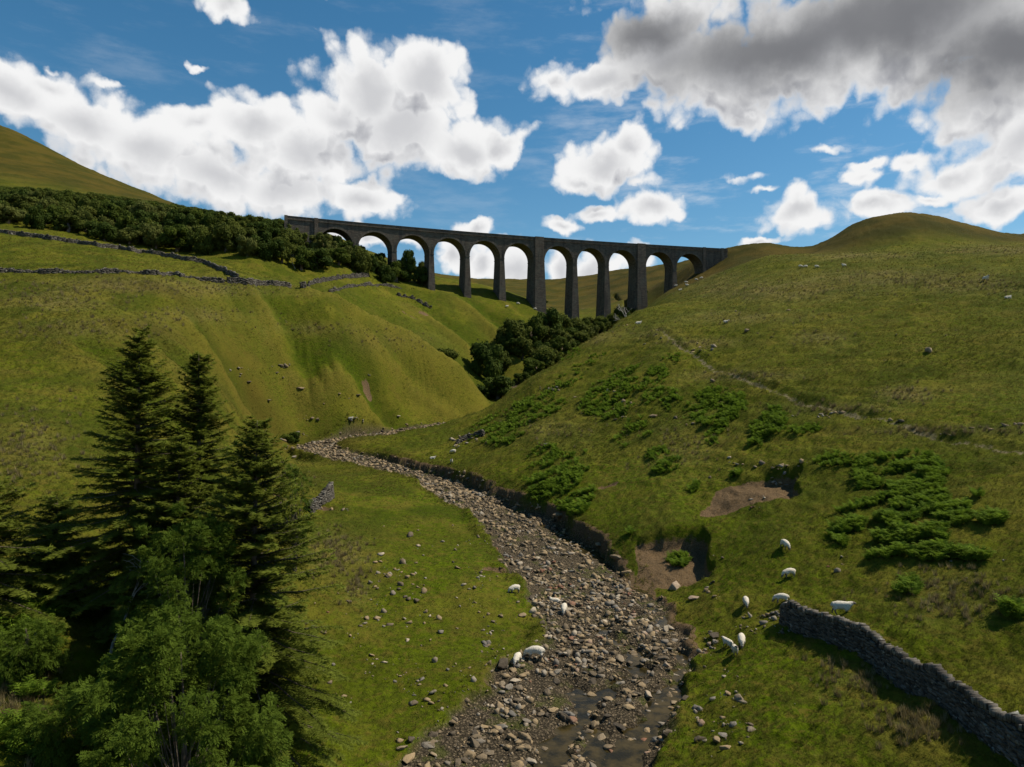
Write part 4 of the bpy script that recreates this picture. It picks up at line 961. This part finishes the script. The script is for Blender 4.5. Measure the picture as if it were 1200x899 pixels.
# ------------------------------------------------------------------ woods and bushes further off
def crown_mesh(name, seed, n=2600, lobes=11, leaf=.34, flat=1.0, mat_=None):
    """unit crown about 2 m across and 2 m high, scaled when placed"""
    r = np.random.default_rng(seed); C, RR = [], []
    for k in range(lobes):
        a = r.uniform(0,6.283); q = math.sqrt(r.uniform(0,1))*.78; C.append((q*math.cos(a), q*math.sin(a), 1.0+r.uniform(-.62,.62)*math.sqrt(1-min(q*q*1.1,.96))*flat)); RR.append(r.uniform(.13,.40)*(1.15-.5*q))
    C = np.array(C); RR = np.array(RR); pk = RR**2; k = r.choice(lobes, n, p=pk/pk.sum()); d = r.normal(size=(n,3)); d[:,2] += .25; d /= np.linalg.norm(d,axis=1)[:,None]
    O = C[k]+d*(RR[k]*np.where(r.uniform(0,1,n) < .12, r.uniform(1.05,1.4,n), r.uniform(.65,1.08,n)))[:,None]
    nrm = d + r.normal(0,.45,(n,3)); nrm /= np.linalg.norm(nrm,axis=1)[:,None]; t = np.cross(nrm, r.normal(size=(n,3))); t /= np.linalg.norm(t,axis=1)[:,None]; b = np.cross(nrm,t)
    s = (leaf*.22*r.uniform(.6,1.4,n))[:,None]
    V_ = np.stack([O-t*s, O+b*s*.7, O+t*s, O-b*s*.7],1).reshape(-1,3)
    return mesh_np(name, V_, np.arange(len(V_)).reshape(-1,4), mat_ or M_WOOD, dict(tint=np.repeat(np.clip(.35+.25*r.normal(size=lobes)[k]+r.normal(0,.18,n),0,1),4)))
CROWNS = [crown_mesh('crown', 700+i, 7500, 15+i%7*2, .27, 1.0, (M_WOOD, M_WOODB, M_WOOD, M_WOODC)[i%4]) for i in range(12)]
TRUNK = mesh_np('trunk', *tube([(0,0,-.1),(.03,.02,.5),(0,0,1.0)], [.07,.05,.03], 6), M_BARK, smooth=True)
def far_tree(x, y, w, h, seed, label, cat_, group, name='broadleaf_tree'):
    z = hz(x, y); r = random.Random(seed)
    root = empty(name, (x,y,z-.1), label=label, cat=cat_, group=group)
    put('trunk', TRUNK, root, sc=(w*.9,w*.9,h*.5)); put('crown', CROWNS[seed%12], root, loc=(0,0,-.16*h), rz=r.uniform(0,6.28), sc=(w/2,w/2,h*.60))
def build_wood():
    r = random.Random(5); placed = []; top = lambda p: np.interp(p, [-60,0,120,215,300,345,400,470,500], [345,340,345,335,300,275,289,300,299])
    bot = lambda p: np.interp(p, [-60,0,100,200,280,330,400,460,500], [232,232,236,238,232,240,262,282,296])
    tries = 0
    while tries < 9000 and len(placed) < 280:
        tries += 1; y = r.uniform(225, 345); px = r.uniform(-60, 498); x = (px-CX)/F*y
        if not (bot(px) < y < top(px)): continue
        if px > 330 and y > 293+((px-330)*.04): continue
        if any((x-a)**2+(y-b)**2 < 5.9**2 for a, b in placed): continue
        placed.append((x, y)); px_ = CX+F*x/y
        tgt = np.interp(px_, [-60,0,60,130,180,250,320,345,370,400,430,460,495], [214,218,221,229,235,246,256,257,266,278,291,298,310])
        room = -(tgt-CY)/F*y - hz(x, y)
        if room < 2.8: placed.pop(); continue
        h = min(room*r.uniform(.85,1.08), r.uniform(5.5,10.5)); w = r.uniform(7.5,13.5)*(1 if h > 6 else .8)
        far_tree(x, y, w, h, len(placed), 'rounded dark green broadleaf tree in the wood left of the viaduct', 'tree', 'trees of the wood on the left hillside')
    print('wood', len(placed))
build_wood()
bare_tree(346, 292, 246, 22, 'grey half bare tree at the lower edge of the wood', .5, thick=.6, forks=6)
def bush(px, py, w, h, label, Yc=None, name='bush', grp=None, k=0):
    p = at(px, py)
    if Yc: x = (px-CX)/F*Yc; p = Vector((x, Yc, hz(x, Yc)))
    far_tree(p.x, p.y, w, h, int(px)+k, label, 'bush' if h < 5 else 'tree', grp, name)
bush(479, 318, 8.5, 11, 'tall dark tree rising in front of the third arch beside the wood', name='broadleaf_tree')
bush(493, 326, 6, 7.5, 'rounded dark tree at the foot of the fourth pier', name='broadleaf_tree')
bush(444, 300, 7, 8.5, 'dark tree showing against the sky inside the second arch', 287, name='broadleaf_tree')
bush(571, 420, 14, 15, 'large dark rounded tree standing alone in the side gully', 240, name='broadleaf_tree')
bush(521, 416, 9.5, 6, 'low rounded bush on the slope left of the large gully tree', 232)
bush(583, 458, 14, 8.5, 'round green bush at the stream below the large gully tree', 222)
bush(604, 405, 14, 13, 'dark tree in the ravine just right of the large gully tree', 262, name='broadleaf_tree')
bush(622, 400, 13, 12, 'tree in the middle of the ravine thicket', 272, name='broadleaf_tree')
bush(643, 398, 15, 14, 'tallest dark tree of the ravine thicket', 284, name='broadleaf_tree')
bush(664, 398, 14, 12, 'dark tree at the right of the ravine thicket', 296, name='broadleaf_tree')
bush(658, 410, 12, 8, 'low bush in front of the ravine thicket, left one of two', 262)
bush(678, 395, 12, 8, 'low bush at the foot of the ravine thicket, near the tall pier', 300)
bush(642, 425, 13, 8, 'light green bush hanging on the ravine edge', 246)
bush(628, 436, 10, 7, 'lowest light green bush on the ravine edge', 238)
bush(610, 446, 6, 4, 'small bush beside the hidden stream', 228)
bush(712, 370, 12, 9, 'dark tree between the two tallest piers', 312, name='broadleaf_tree')
bush(727, 362, 10, 11, 'tree growing right of the tallest pier', 322, name='broadleaf_tree')
bush(700, 386, 10, 7, 'bush at the foot of the tallest pier', 306)
for q_ in range(20):
    px_, Y_ = [(590,250),(600,258),(613,268),(612,256),(630,278),(634,262),(650,288),(655,275),(672,300),(668,288),(684,306),(640,252),(650,262),(664,276),(676,286),(690,300),(700,322),(715,330),(692,316),(734,330)][q_]
    x_ = (px_-CX)/F*Y_; far_tree(x_, Y_, 9+(q_*37%5), 6.5+(q_*53%4)*(1 if q_ < 11 else .5), 50+q_, 'dark scrubby tree in the dense thicket filling the ravine below the viaduct', 'tree', 'scrub trees filling the ravine')
bush(742, 352, 7, 5, 'bush against the second king pier', 325)
bush(585, 338, 4, 2.5, 'small dark bush at the foot of the pier on the slope crest')
bush(640, 355, 4, 2.2, 'tiny bush beside the first king pier')
bush(755, 345, 5, 3, 'scrubby bush at the base of the second king pier, right side')
bush(340, 560, 3.0, 2.0, 'pale green low bush by the stream bend turf')
bush(340, 519, 5, 3.0, 'dark low bush at the outer stream bend')

# ------------------------------------------------------------------ bracken, rushes, grass
def fern_variant(seed):
    r = np.random.default_rng(seed); VV = []
    for k in range(9):
        a = r.uniform(0,6.283); L = r.uniform(.7,1.1); lift = r.uniform(1.0,1.7); u = np.array([math.cos(a),math.sin(a),0]); s = np.array([-u[1],u[0],0]); n = 7
        pr = [u*L*t*.5 + np.array([0,0,lift*L*(t-.62*t*t)]) for t in np.linspace(0,1,n+1)]
        for i in range(1,n):
            w = .30*L*(1-(i/n))**.8+.02
            for q in (-1,1):
                tip = pr[i]+s*q*w+(pr[i+1]-pr[i])*1.1-np.array([0,0,.10*w]); VV.append((pr[i]-(pr[i]-pr[i-1])*.45, pr[i]+(pr[i+1]-pr[i])*.25, tip))
    V_ = np.array(VV).reshape(-1,3); return V_, np.arange(len(V_)).reshape(-1,3)
def blade_variant(seed, nb, spread, lean):
    r = np.random.default_rng(seed); VV = []
    for k in range(nb):
        a = r.uniform(0,6.283); b0 = np.array([math.cos(a),math.sin(a),0])*spread*r.uniform(0,1); th = r.uniform(0,6.283); d = np.array([math.cos(th),math.sin(th),0]); s = np.array([-d[1],d[0],0])*.035
        h = r.uniform(.6,1.1); tip = b0+d*lean*h*r.uniform(.3,1.2)+np.array([0,0,h]); VV.append((b0-s, b0+s, tip))
    V_ = np.array(VV).reshape(-1,3); return V_, np.arange(len(V_)).reshape(-1,3)
def scatter_px(zones):
    a, b = [], []
    for (cx, cy, rx, ry, rot, n) in zones:
        n = int(n*2.1); q = np.minimum(np.sqrt(rng.uniform(0,1,n))*rng.uniform(.75,1.15,n), 1.3); t = rng.uniform(0,6.283,n); u = q*np.cos(t)*rx; v = q*np.sin(t)*ry; c, s = math.cos(R(rot)), math.sin(R(rot))
        a.append(cx+u*c-v*s); b.append(cy+u*s+v*c)
    return at_many(np.concatenate(a), np.concatenate(b))
def build_ferns():
    Z = [(742,444,42,15,-12,320),(708,468,30,20,-35,240),(722,480,20,12,-20,80),(775,468,24,13,0,90),(748,505,16,14,0,50),(838,478,36,22,-8,320),(832,500,18,22,0,110),(900,495,22,16,-20,110),(885,515,14,8,0,40),
         (600,490,52,14,-24,300),(590,512,28,10,-10,90),(572,500,22,9,-20,60),(652,560,40,26,-30,300),(675,590,26,14,-40,110),(640,530,16,8,0,40),(618,545,10,8,0,20),(780,545,20,10,-20,50),(770,534,14,7,0,30),(735,518,18,7,0,35),
         (1058,560,56,28,6,620),(1100,580,46,22,0,340),(1030,620,52,34,0,560),(1080,640,32,16,0,140),(1130,615,55,10,-6,190),(1120,655,44,9,8,100),(1185,607,26,6,0,40),(1190,718,14,7,0,30),(1065,690,16,8,0,25),
         (658,612,10,10,0,30),(735,632,16,9,0,45),(795,658,12,8,0,35),(812,572,9,6,0,18),(865,560,12,7,0,25),(20,770,40,34,0,60),(60,710,30,26,0,50),(30,850,40,40,0,40),(640,480,26,9,-20,60),(660,450,30,8,-30,60),
         (690,425,26,6,-30,50),(668,415,16,5,-30,40),(790,420,20,6,0,10),(620,470,18,6,-25,40),(985,540,30,9,0,25),(940,505,20,7,0,20)]
    x, y = scatter_px(Z); keep = fbm(x*.55, y*.55, 301, 3) > -.06 ; keep &= height(x, y, True)[1]['bed'] < .2; x, y = x[keep], y[keep]
    n = len(x); h = height(x, y); s = rng.uniform(.75,1.25,n)*(1+.25*fbm(x*.4,y*.4,302,2)); FV = [fern_variant(400+i) for i in range(8)]
    V_, F_, T_ = mass(FV, rng.integers(0,8,n), np.stack([x,y,h-.03],1), s, rots(rng.uniform(0,6.28,n), rng.normal(0,.15,n)), np.clip(.55+.55*fbm(x*.8,y*.8,303,3)+rng.normal(0,.18,n),0,1))
    put('bracken', mesh_np('bracken', V_, F_, M_FERN, dict(tint=T_)), label='patches of bright green bracken on the stream banks and right hillside', cat='bracken', kind='stuff')
build_ferns()
def build_grass():
    GV = [blade_variant(600+i, 10, .30, .7) for i in range(10)]
    n = 105000; Y = 24*np.exp(rng.uniform(0, math.log(120/24), n)); u = rng.uniform(-.76,.76,n); x = u*Y
    h, m = height(x, Y, True); keep = (m['bed'] < .12) & (m['soil'] < .35) & (fbm(x*.6, Y*.6, 311, 3) > -.35-.2*rng.uniform(0,1,n)); keep &= h < -(-CX*0)+1e9
    x, y, h = x[keep], Y[keep], h[keep]; n = len(x)
    mead = (m['e'][keep] < 14) & (m['sd'][keep] > 0)
    t = .30+.35*fbm(x*.12,y*.12,312,3)+rng.normal(0,.16,n); t = np.where(mead, t*.35, t)
    s = np.stack([rng.uniform(.10,.22,n)*(y/45)**.55]*2+[rng.uniform(.07,.20,n)*(y/45)**.4*np.where(mead,.6,1)],1)
    V_, F_, T_ = mass(GV, rng.integers(0,10,n), np.stack([x,y,h-.02],1), s*1.25, rots(rng.uniform(0,6.28,n)), np.clip(t,0,1))
    put('grass', mesh_np('grass', V_, F_, M_BLADE, dict(tint=T_)), label='short rough hill grass covering the near banks and meadows', cat='grass', kind='stuff')
    k = rng.integers(0, len(BEDP), 26000); w_ = np.where(rng.uniform(0,1,26000) < .65, -1, 1); a = rng.uniform(0,6.283,26000); rr = (BEDP[k,3]+BEDP[k,4])/2+rng.uniform(-.8,2.6,26000)
    x = BEDP[k,0]+rr*np.cos(a); y = BEDP[k,1]+rr*np.sin(a); h, m = height(x, y, True); keep = (m['e'] > .35) & (m['e'] < 1.9) & (y > 25) & (y < 170); x, y, h = x[keep], y[keep], h[keep]; n = len(x)
    s = np.stack([rng.uniform(.22,.5,n)]*2+[rng.uniform(.14,.38,n)],1)*((y/60)**.35)[:,None]; M = rots(rng.uniform(0,6.28,n), rng.normal(0,.35,n), rng.normal(0,.35,n))
    V_, F_, T_ = mass(GV, rng.integers(0,10,n), np.stack([x,y,h-.02],1), s*1.3, M, np.clip(rng.normal(.38,.25,n),0,1))
    put('bank_grass', mesh_np('bank_grass', V_, F_, M_BLADE, dict(tint=T_)), label='ragged tufts of grass hanging over the broken edges of the stream banks', cat='grass', kind='stuff')
    n = 80000; Y = 95*np.exp(rng.uniform(0, math.log(290/95), n)); u = rng.uniform(-.76,.76,n); x = u*Y
    h, m = height(x, Y, True); keep = (m['bed'] < .1) & (m['soil'] < .35) & (fbm(x*.22, Y*.22, 315, 4) > -.10-.35*rng.uniform(0,1,n)); x, y, h = x[keep], Y[keep], h[keep]; n = len(x)
    t = .42+.6*fbm(x*.05,y*.05,316,3)+.35*np.clip(m['rib'][keep],-1,1)+rng.normal(0,.2,n)
    s = np.stack([rng.uniform(.25,.60,n)*(y/140)**.5]*2+[rng.uniform(.14,.34,n)*(y/140)**.4],1)
    V_, F_, T_ = mass(GV[:5], rng.integers(0,5,n), np.stack([x,y,h-.03],1), s*1.2, rots(rng.uniform(0,6.28,n)), np.clip(t,0,1))
    put('hill_grass', mesh_np('hill_grass', V_, F_, M_BLADE, dict(tint=T_)), label='rough tussocky grass over the distant slopes of the valley', cat='grass', kind='stuff')
    # rush clumps
    a, b = [], []
    for (cx, cy, rx, ry, k) in DRYBELTS:
        nn = int(9+rx*ry*.16*k); a.append(cx+rx*rng.normal(0,.6,nn)); b.append(cy+ry*rng.normal(0,.6,nn))
    x, y = at_many(np.concatenate(a), np.concatenate(b)); h, m = height(x, y, True); keep = (m['bed'] < .1) & (y < 300); x, y, h = x[keep], y[keep], h[keep]; n = len(x)
    RVr = [blade_variant(650+i, 26, .35, .55) for i in range(8)]
    s = rng.uniform(.30,.62,n)*(y/80)**.22; V_, F_, T_ = mass(RVr, rng.integers(0,8,n), np.stack([x,y,h-.03],1), s, rots(rng.uniform(0,6.28,n)), np.clip(rng.normal(.5,.25,n),0,1))
    put('rushes', mesh_np('rushes', V_, F_, M_RUSH, dict(tint=T_)), label='straw coloured rush and moor grass tussocks in belts over the pastures', cat='rushes', kind='stuff')
build_grass()

# ------------------------------------------------------------------ sky with cumulus, sun, camera
SUN_EL, SUN_AZ = R(53), R(77)            # azimuth clockwise from the view direction (+Y)
CLOUDS = [(15,112,95,42,1),(100,148,95,48,1),(60,92,70,28,.8),(180,180,95,48,1),(250,205,100,50,1),(335,222,90,42,1),(425,232,62,28,1),(300,150,75,36,1),(225,140,60,26,.8),(360,180,70,40,1),
          (428,108,62,48,1.1),(500,100,62,42,1.1),(465,150,85,44,1.1),(545,172,62,32,1.1),(590,168,26,24,1.1),(395,140,60,34,1),(272,6,42,18,.9),(240,80,26,7,.55),(60,70,50,12,.4),(130,100,40,12,.45),
          (700,92,80,26,1),(650,95,30,18,.9),(770,60,80,42,1.1),(860,95,110,44,1.1),(960,60,150,62,1.1),(1080,30,160,70,1.1),(1190,60,110,70,1.1),(870,130,36,18,.8),(1150,120,75,44,1),(1195,165,70,50,1),(790,20,70,30,.9),
          (708,190,72,30,1),(740,170,34,24,1),(772,240,46,24,1),(672,208,38,16,.9),(695,246,40,14,.9),(650,262,34,13,.9),(760,210,50,18,.6),
          (945,248,58,26,1),(1035,238,62,20,.9),(1010,205,50,16,.6),(1070,185,90,16,.62),(1130,200,80,30,.85),(1180,240,55,26,1),(1100,225,60,15,.7),(900,286,38,8,.9),(860,205,70,16,.42),(960,170,60,14,.4),(1020,190,60,10,.5),(900,220,50,10,.35),
          (560,268,26,11,1),(525,300,26,28,1),(563,305,28,34,1),(605,320,30,40,1),(655,315,30,34,1),(695,315,32,30,1),(745,310,30,22,.9),(590,285,24,14,.7),(480,290,20,14,.6),(400,272,60,12,.9),(440,285,30,14,.9),(-80,100,80,70,1),(1290,120,90,90,1),
          (300,-80,160,50,.9),(900,-90,240,80,1),(-250,200,150,60,.9),(1500,200,180,60,1),(620,-260,300,90,.9)]
DARKS = [(900,62,170,40),(1040,25,190,52),(1180,58,120,55),(760,40,70,26),(620,-100,500,60)]
def build_world():
    w = bpy.data.worlds.new('World'); S.world = w; w.use_nodes = True; t = w.node_tree; t.nodes.clear(); g = N(t); N.dim = '2D'
    dirn = g.n('ShaderNodeTexCoord').outputs['Generated']; sp = g.n('ShaderNodeSeparateXYZ'); g.l.new(dirn, sp.inputs[0]); x, y, z = sp.outputs
    az = g.m('ARCTAN2', x, y); el = g.m('ARCTAN2', z, g.m('SQRT', g.m('ADD', g.m('MULTIPLY', x, x), g.m('MULTIPLY', y, y))))
    cb = g.n('ShaderNodeCombineXYZ'); g.l.new(az, cb.inputs[0]); g.l.new(el, cb.inputs[1]); p0 = cb.outputs[0]
    def sky_pos(px, py): a = math.atan2(px-CX, F); return a, math.atan(-(py-CY)/F*math.cos(a))
    def field(name, blobs):
        gr = bpy.data.node_groups.new(name, 'ShaderNodeTree'); gr.interface.new_socket('P', in_out='INPUT', socket_type='NodeSocketVector'); gr.interface.new_socket('F', in_out='OUTPUT', socket_type='NodeSocketFloat')
        q = N(gr); gi = q.n('NodeGroupInput').outputs[0]; go = q.n('NodeGroupOutput'); acc = None
        for bl in blobs:
            px, py, rx, ry = bl[:4]; k = bl[4] if len(bl) > 4 else 1; a, e = sky_pos(px, py); ca = math.cos(a)
            d = q.v('SUBTRACT', gi, (a, e, 0)); d = q.v('MULTIPLY', d, (F/rx/ca/ca if False else F*1.0/rx/ (ca*ca), F/ry/ca, 0)) if False else q.v('MULTIPLY', d, (F/rx/(ca*ca), F/ry/ca, 0))
            f = q.m('SUBTRACT', k, q.v('LENGTH', d)) 
            acc = f if acc is None else q.m('SMOOTH_MAX', acc, f, .25)
        q.l.new(acc, go.inputs[0]); return gr
    def call(gr, vec): x = g.n('ShaderNodeGroup'); x.node_tree = gr; g.l.new(vec, x.inputs[0]); return x.outputs[0]
    G1 = field('cloud_cover', CLOUDS); G2 = field('cloud_thick', DARKS)
    def warp(p, off=None):
        q = p if off is None else g.v('ADD', p, off)
        n = g.noise(q, 7, 3, .55, out=1); n = g.v('SUBTRACT', n, (.5,.5,.5)); n2 = g.noise(q, 26, 4, .6, out=1); n2 = g.v('SUBTRACT', n2, (.5,.5,.5))
        return g.v('ADD', g.v('ADD', q, g.v('SCALE', n, sc=.055)), g.v('SCALE', n2, sc=.020))
    def billow(q, sc):
        return g.m('SUBTRACT', .5, g.vor(q, sc, feature='F1'))
    q1 = warp(p0); f1 = call(G1, q1); bil = g.m('ADD', g.m('MULTIPLY', billow(q1, 22), .55), g.m('MULTIPLY', billow(q1, 55), .30)); fn = g.m('MULTIPLY', g.m('SUBTRACT', g.noise(p0, 16, 7, .62), .5), .65)
    d1 = g.m('ADD', g.m('ADD', f1, bil), fn)
    q2 = warp(p0, (.018, .040, 0)); f2 = call(G1, q2); bil2 = g.m('ADD', g.m('MULTIPLY', billow(q2, 22), .55), g.m('MULTIPLY', billow(q2, 55), .30)); d2 = g.m('ADD', f2, bil2)
    dk = g.ss(g.m('ADD', call(G2, q1), g.m('MULTIPLY', fn, .45)), -.55, .85)
    alpha = g.ss(d1, -.02, .42)
    thin = g.m('MULTIPLY', g.ss(g.noise(g.v('MULTIPLY', p0, (2.2, 9, 1)), 2.3, 7, .62), .48, .80), g.m('ADD', .12, g.m('MULTIPLY', g.ss(az, -.05, .3), .48)))
    lit = g.m('SUBTRACT', d2, g.m('ADD', f1, bil)); shade = g.m('MULTIPLY', g.m('MAXIMUM', g.ss(lit, -.25, .75), g.m('MULTIPLY', g.ss(f1, .35, 1.0), .55)), g.ss(d1, .1, .7))
    col = g.mix(shade, (1.0,1.0,1.0), (.42,.43,.47)); col = g.mix(g.m('MULTIPLY', dk, .88), col, (.145,.15,.165))
    sky = g.n('ShaderNodeTexSky'); sky.sky_type = 'NISHITA'; sky.sun_disc = False; sky.sun_elevation = SUN_EL; sky.sun_rotation = SUN_AZ; sky.air_density = 1.0; sky.dust_density = .4; sky.ozone_density = 2.6; sky.altitude = 300
    b1 = g.n('ShaderNodeBackground'); hv = g.n('ShaderNodeHueSaturation'); hv.inputs['Hue'].default_value = .487; hv.inputs['Saturation'].default_value = 1.28; g.l.new(sky.outputs[0], hv.inputs['Color']); g.l.new(hv.outputs[0], b1.inputs[0]); b1.inputs[1].default_value = .082
    b2 = g.n('ShaderNodeBackground'); g.l.new(col, b2.inputs[0]); b2.inputs[1].default_value = .72
    up = g.ss(z, -.02, .03); a2 = g.m('MULTIPLY', g.m('MAXIMUM', alpha, thin), up)
    mx = g.n('ShaderNodeMixShader'); g.l.new(a2, mx.inputs[0]); g.l.new(b1.outputs[0], mx.inputs[1]); g.l.new(b2.outputs[0], mx.inputs[2])
    out = g.n('ShaderNodeOutputWorld'); g.l.new(mx.outputs[0], out.inputs[0])
    N.dim = '3D'
    w.cycles.sampling_method = 'MANUAL'; w.cycles.sample_map_resolution = 256
build_world()
sl = bpy.data.lights.new('sun', 'SUN'); sl.energy = 4.4; sl.angle = R(.6); sl.color = (1,.91,.76)
so = bpy.data.objects.new('sun', sl); COL.objects.link(so)
dv = Vector((math.sin(SUN_AZ)*math.cos(SUN_EL), math.cos(SUN_AZ)*math.cos(SUN_EL), math.sin(SUN_EL))); so.rotation_euler = dv.to_track_quat('Z','Y').to_euler()
cam = bpy.data.cameras.new('camera'); cam.sensor_width = 36; cam.lens = F/1200*36; cam.clip_start = .5; cam.clip_end = 9000
co = bpy.data.objects.new('camera', cam); COL.objects.link(co); co.rotation_euler = (R(90),0,0); S.camera = co
S.view_settings.view_transform = 'Standard'; S.view_settings.look = 'None'; S.view_settings.exposure = .34; S.view_settings.gamma = 1
S.render.engine = 'CYCLES'; S.cycles.max_bounces = 4; S.cycles.diffuse_bounces = 2; S.cycles.transparent_max_bounces = 4
